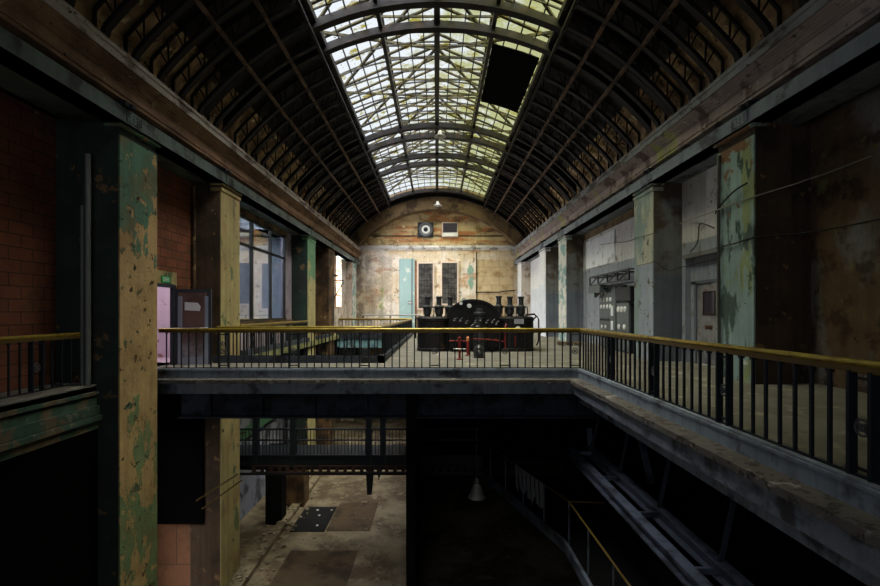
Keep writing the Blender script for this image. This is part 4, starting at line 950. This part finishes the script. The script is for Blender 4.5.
# stair with green stringer
root = thing('staircase', 'steel staircase with pale green stringer rising behind the catwalk', 'stairs', (-6.4,18.2,-4))
for yy in (17.8,18.7):
    MB().prism([(-7.9,-3.75),(-7.9,-3.3),(-4.6,-0.85),(-4.6,-1.3)],yy,yy+0.06).build('stringer', M['greensteel'], root)
q = MB()
for i in range(9): q.box(-7.7+i*0.35,-7.35+i*0.35,17.86,18.7,-3.5+i*0.26,-3.46+i*0.26)
q.build('treads', M['iron'], root)
# floor plates and hatch
root = thing('floor_hatch', 'black square hatch with four pale bolts in the lower floor', 'hatch', (-5.0,18.6,ZL))
MB().box(-5.7,-4.35,17.55,19.75,ZL,ZL+0.03).build('cover', M['hatch'], root)
for x, y in ((-5.1,19.4),(-4.5,19.4),(-4.9,18.9),(-4.75,18.0)): MB().lathe([(0.05,0),(0.05,0.02)],(x,y,ZL+0.03),'z',8).build('bolt', M['white'], root)
for x0, x1, y0, y1, lab in ((-4.3,-2.6,17.6,20.2,'brown steel floor plate beside the black hatch'),(-5.2,-2.8,12.0,16.15,'large brown floor plate nearest the bridge on the lower floor')):
    o = MB().box(x0,x1,y0,y1,ZL,ZL+0.02).build('floor_plate', M['plate_floor'], origin=((x0+x1)/2,(y0+y1)/2,ZL)); tag(o, lab, 'floor plate')
struct('trim_12', MB().box(-6.3,-5.95,13.5,23.0,ZL,ZL+0.18), M['low_floor'], 'raised concrete kerb along the lower passage', 'kerb')
# rubble
q = MB()
for i in range(150):
    x = random.gauss(-6.1,0.35); y = random.uniform(13.5,22); r = random.uniform(0.02,0.07)
    if i > 110: x = random.uniform(-5.8,-1.5); y = random.uniform(15,30); r *= 0.6
    q.bar((x-r,y,ZL+r*0.5+(0.18 if x < -5.93 and x > -6.3 else 0.03)),(x+r,y+random.uniform(-r,r),ZL+r*0.6+(0.18 if x < -5.93 and x > -6.3 else 0.03)),r*1.4,r)
o = q.build('rubble', M['rubble']); tag(o, 'scattered broken plaster rubble on the lower floor', 'rubble', None, 'stuff')
# lower square piers at the passage side
o = MB().bbox(-6.75,-5.8,19.75,20.6,ZL,-4.6,0.02).build('concrete_block', M['brownboard'], origin=(-6.3,20.2,ZL)); tag(o, 'brown concrete block standing in the lower passage beside the black hatch', 'block')
struct('column_lower', MB().bbox(-6.85,-6.2,18.1,18.7,ZL,-3.9,0.02), M['dark_wall'], 'dark square pillar in the lower passage under the catwalk', 'column')
# twisted bars by the yellow column
for (a, b_), lab in (((aty(196,501,13.0),aty(238,474,13.5)),'upper bent steel bar leaning from the yellow column below the bridge'),((aty(202,509,13.0),aty(242,480,13.5)),'lower bent steel bar leaning from the yellow column below the bridge')):
    o = MB().tube([a,b_],0.025).build('steel_bar', M['brass_dark'], origin=a); tag(o, lab, 'bar')
# pendant lamp in the dark hall below
lx, ly, lz = 1.06, 12.15, -3.45
root = thing('pendant_lamp', 'bell shaped pale pendant lamp hanging in the dark beneath the bridge', 'lamp', (lx,ly,lz))
MB().tube([(lx,ly,lz+0.45),(lx,ly,-1.54)],0.012).build('cord', M['cable_dark'], root)
MB().lathe([(0.04,0.5),(0.06,0.46),(0.06,0.36),(0.1,0.33),(0.15,0.2),(0.18,0.06),(0.24,0.0),(0.23,-0.01),(0.16,0.05),(0.08,0.28)],(lx,ly,lz),'z',20).build('bell_shade', M['iron_light'], root, smooth=True)
MB().sphere((lx,ly,lz+0.1),0.06,12,8).build('bulb', M['white'], root, smooth=True)
# platform with yellow handrail in the dark
root = thing('lower_platform', 'dark steel platform with thin yellow handrail below the walkway', 'platform', (3.0,11.5,-4.6))
A_ = Vector((3.48,11.97,-3.5))
q = MB(); q.tube([(1.98,16.8,-3.5),A_],0.022); q.tube([A_,(3.55,5.2,-3.5)],0.022); q.tube([A_,(4.4,11.97,-3.53)],0.02); q.build('handrail', M['brass_dark'], root, smooth=True)
q = MB()
for t in (0,0.25,0.5,0.75,1.0):
    p = Vector((1.98,16.8,-3.5)).lerp(A_, t); q.tube([p,(p.x,p.y,-4.6)],0.022)
for y in (10.5,9.0,7.5,6.0): q.tube([(3.5,y,-3.5),(3.5,y,-4.6)],0.022)
q.build('rail_posts', M['bluesteel'], root)
q = MB(); q.prism([(1.9,16.9),(3.4,12.0),(3.5,5.0),(6.9,5.0),(6.9,16.9)],-4.75,-4.6,'z'); q.build('deck', M['black'], root)
q = MB(); q.bar((1.9,16.9,-4.7),(3.4,12.0,-4.7),0.08,0.28); q.bar((3.4,12,-4.7),(3.46,5,-4.7),0.08,0.28); q.build('edge_beam', M['bluesteel'], root)
# machine parts on platform
root = thing('conveyor_girders', 'pair of long blue grey steel girders running under the walkway', 'girders', (4.3,9,-2.6))
for X, z in ((4.49,-2.47),(3.95,-2.52)):
    q = MB(); q.box(X-0.1,X+0.1,4.0,13.4,z-0.24,z-0.2); q.box(X-0.1,X+0.1,4.0,13.4,z-0.02,z+0.02); q.box(X-0.015,X+0.015,4.0,13.4,z-0.22,z)
    q.build('girder', M['bluesteel'], root)
for y in (13.2,11.2,9.2,7.2):
    MB().bar((3.95,y,-2.6),(4.49,y,-2.6),0.06,0.1).build('cross_tie', M['bluesteel'], root)
    MB().bar((4.49,y,-2.5),(4.9,y,-0.6),0.06,0.06).build('hanger', M['kerb'], root)
for (p, q_), lab in ((((4.5,13.3,-2.4),(4.45,13.3,-1.9)),'short upright steel offcut at the far end of the girders'),(((5.0,10.6,-2.5),(4.9,11.0,-1.4)),'leaning steel plate under the walkway')):
    o = MB().bar(p, q_, 0.16, 0.04).build('steel_offcut', M['bluesteel'], origin=p); tag(o, lab, 'steel offcut')
root = thing('draped_rag', 'grey rag hanging over the yellow handrail below the bridge', 'rag', (2.75,14.3,-3.5))
q = MB()
for i in range(7):
    x = 2.55+i*0.075; y = 14.9-i*0.26
    q.add([(x,y,-3.47),(x+0.06,y-0.2,-3.47),(x+0.1,y-0.22,-4.0-random.random()*.5),(x+0.03,y-0.04,-4.1-random.random()*.4)],[(0,1,2,3)])
q.build('cloth', M['rag'], root)

# ------------------------------------------------------------------ rear of the hall (behind the camera)
w = MB(); w.box(-10.4,10.4,Y0-0.2,Y0,ZL,11.5)
wl('wall_rear', w, 'dark_wall', 'dark rear wall of the hall')

# ------------------------------------------------------------------ light
W = bpy.data.worlds.new('overcast_sky'); bpy.context.scene.world = W; W.use_nodes = True
bg = W.node_tree.nodes['Background']; bg.inputs[0].default_value = (0.90,0.95,1.0,1); bg.inputs[1].default_value = 1.15
def sun(name, strength, angle, rot, col=(0.97,0.97,1.0)):
    l = bpy.data.lights.new(name, 'SUN'); l.energy = strength; l.angle = math.radians(angle); l.color = col
    o = bpy.data.objects.new(name, l); C.objects.link(o); o.rotation_euler = rot; o.location = (0,20,20); return o
sun('veiled_sun', 42.0, 92, (math.radians(20),0,math.radians(0)))
def area(name, loc, rot, sx, sy, power, col):
    l = bpy.data.lights.new(name, 'AREA'); l.shape = 'RECTANGLE'; l.size = sx; l.size_y = sy; l.energy = power; l.color = col
    o = bpy.data.objects.new(name, l); C.objects.link(o); o.location = loc; o.rotation_euler = rot; return o
# daylight of the narrow bright window and of the side rooms
area('window_daylight', (-7.32,32.85,3.6), (0,-PI/2,0), 3.6, 1.6, 1350, (1.0,0.97,0.95))
area('side_room_lamp', (-8.8,13.2,3.1), (0,0,0), 1.2, 1.2, 60, (1.0,0.92,0.98))
area('window_room_lamp', (-8.8,19,5.5), (0,0,0), 1.0, 6.0, 900, (0.9,0.95,1.0))
area('rear_fill_light', (-3.0,Y0+0.02,3.5), (PI/2,0,0), 7.5, 4.8, 185, (0.82,0.90,1.0))  # added fill for the foreground; the rear wall has no window

sc = bpy.context.scene
sc.view_settings.view_transform = 'Standard'; sc.view_settings.look = 'None'; sc.view_settings.gamma = 1.0
sc.view_settings.exposure = 0.0; sc.view_settings.use_curve_mapping = False
sc.cycles.use_denoising = True
try: sc.cycles.denoiser = 'OPENIMAGEDENOISE'
except Exception: pass
sc.cycles.max_bounces = 8; sc.cycles.diffuse_bounces = 5; sc.cycles.glossy_bounces = 3; sc.cycles.transparent_max_bounces = 12
sc.cycles.sample_clamp_indirect = 6.0
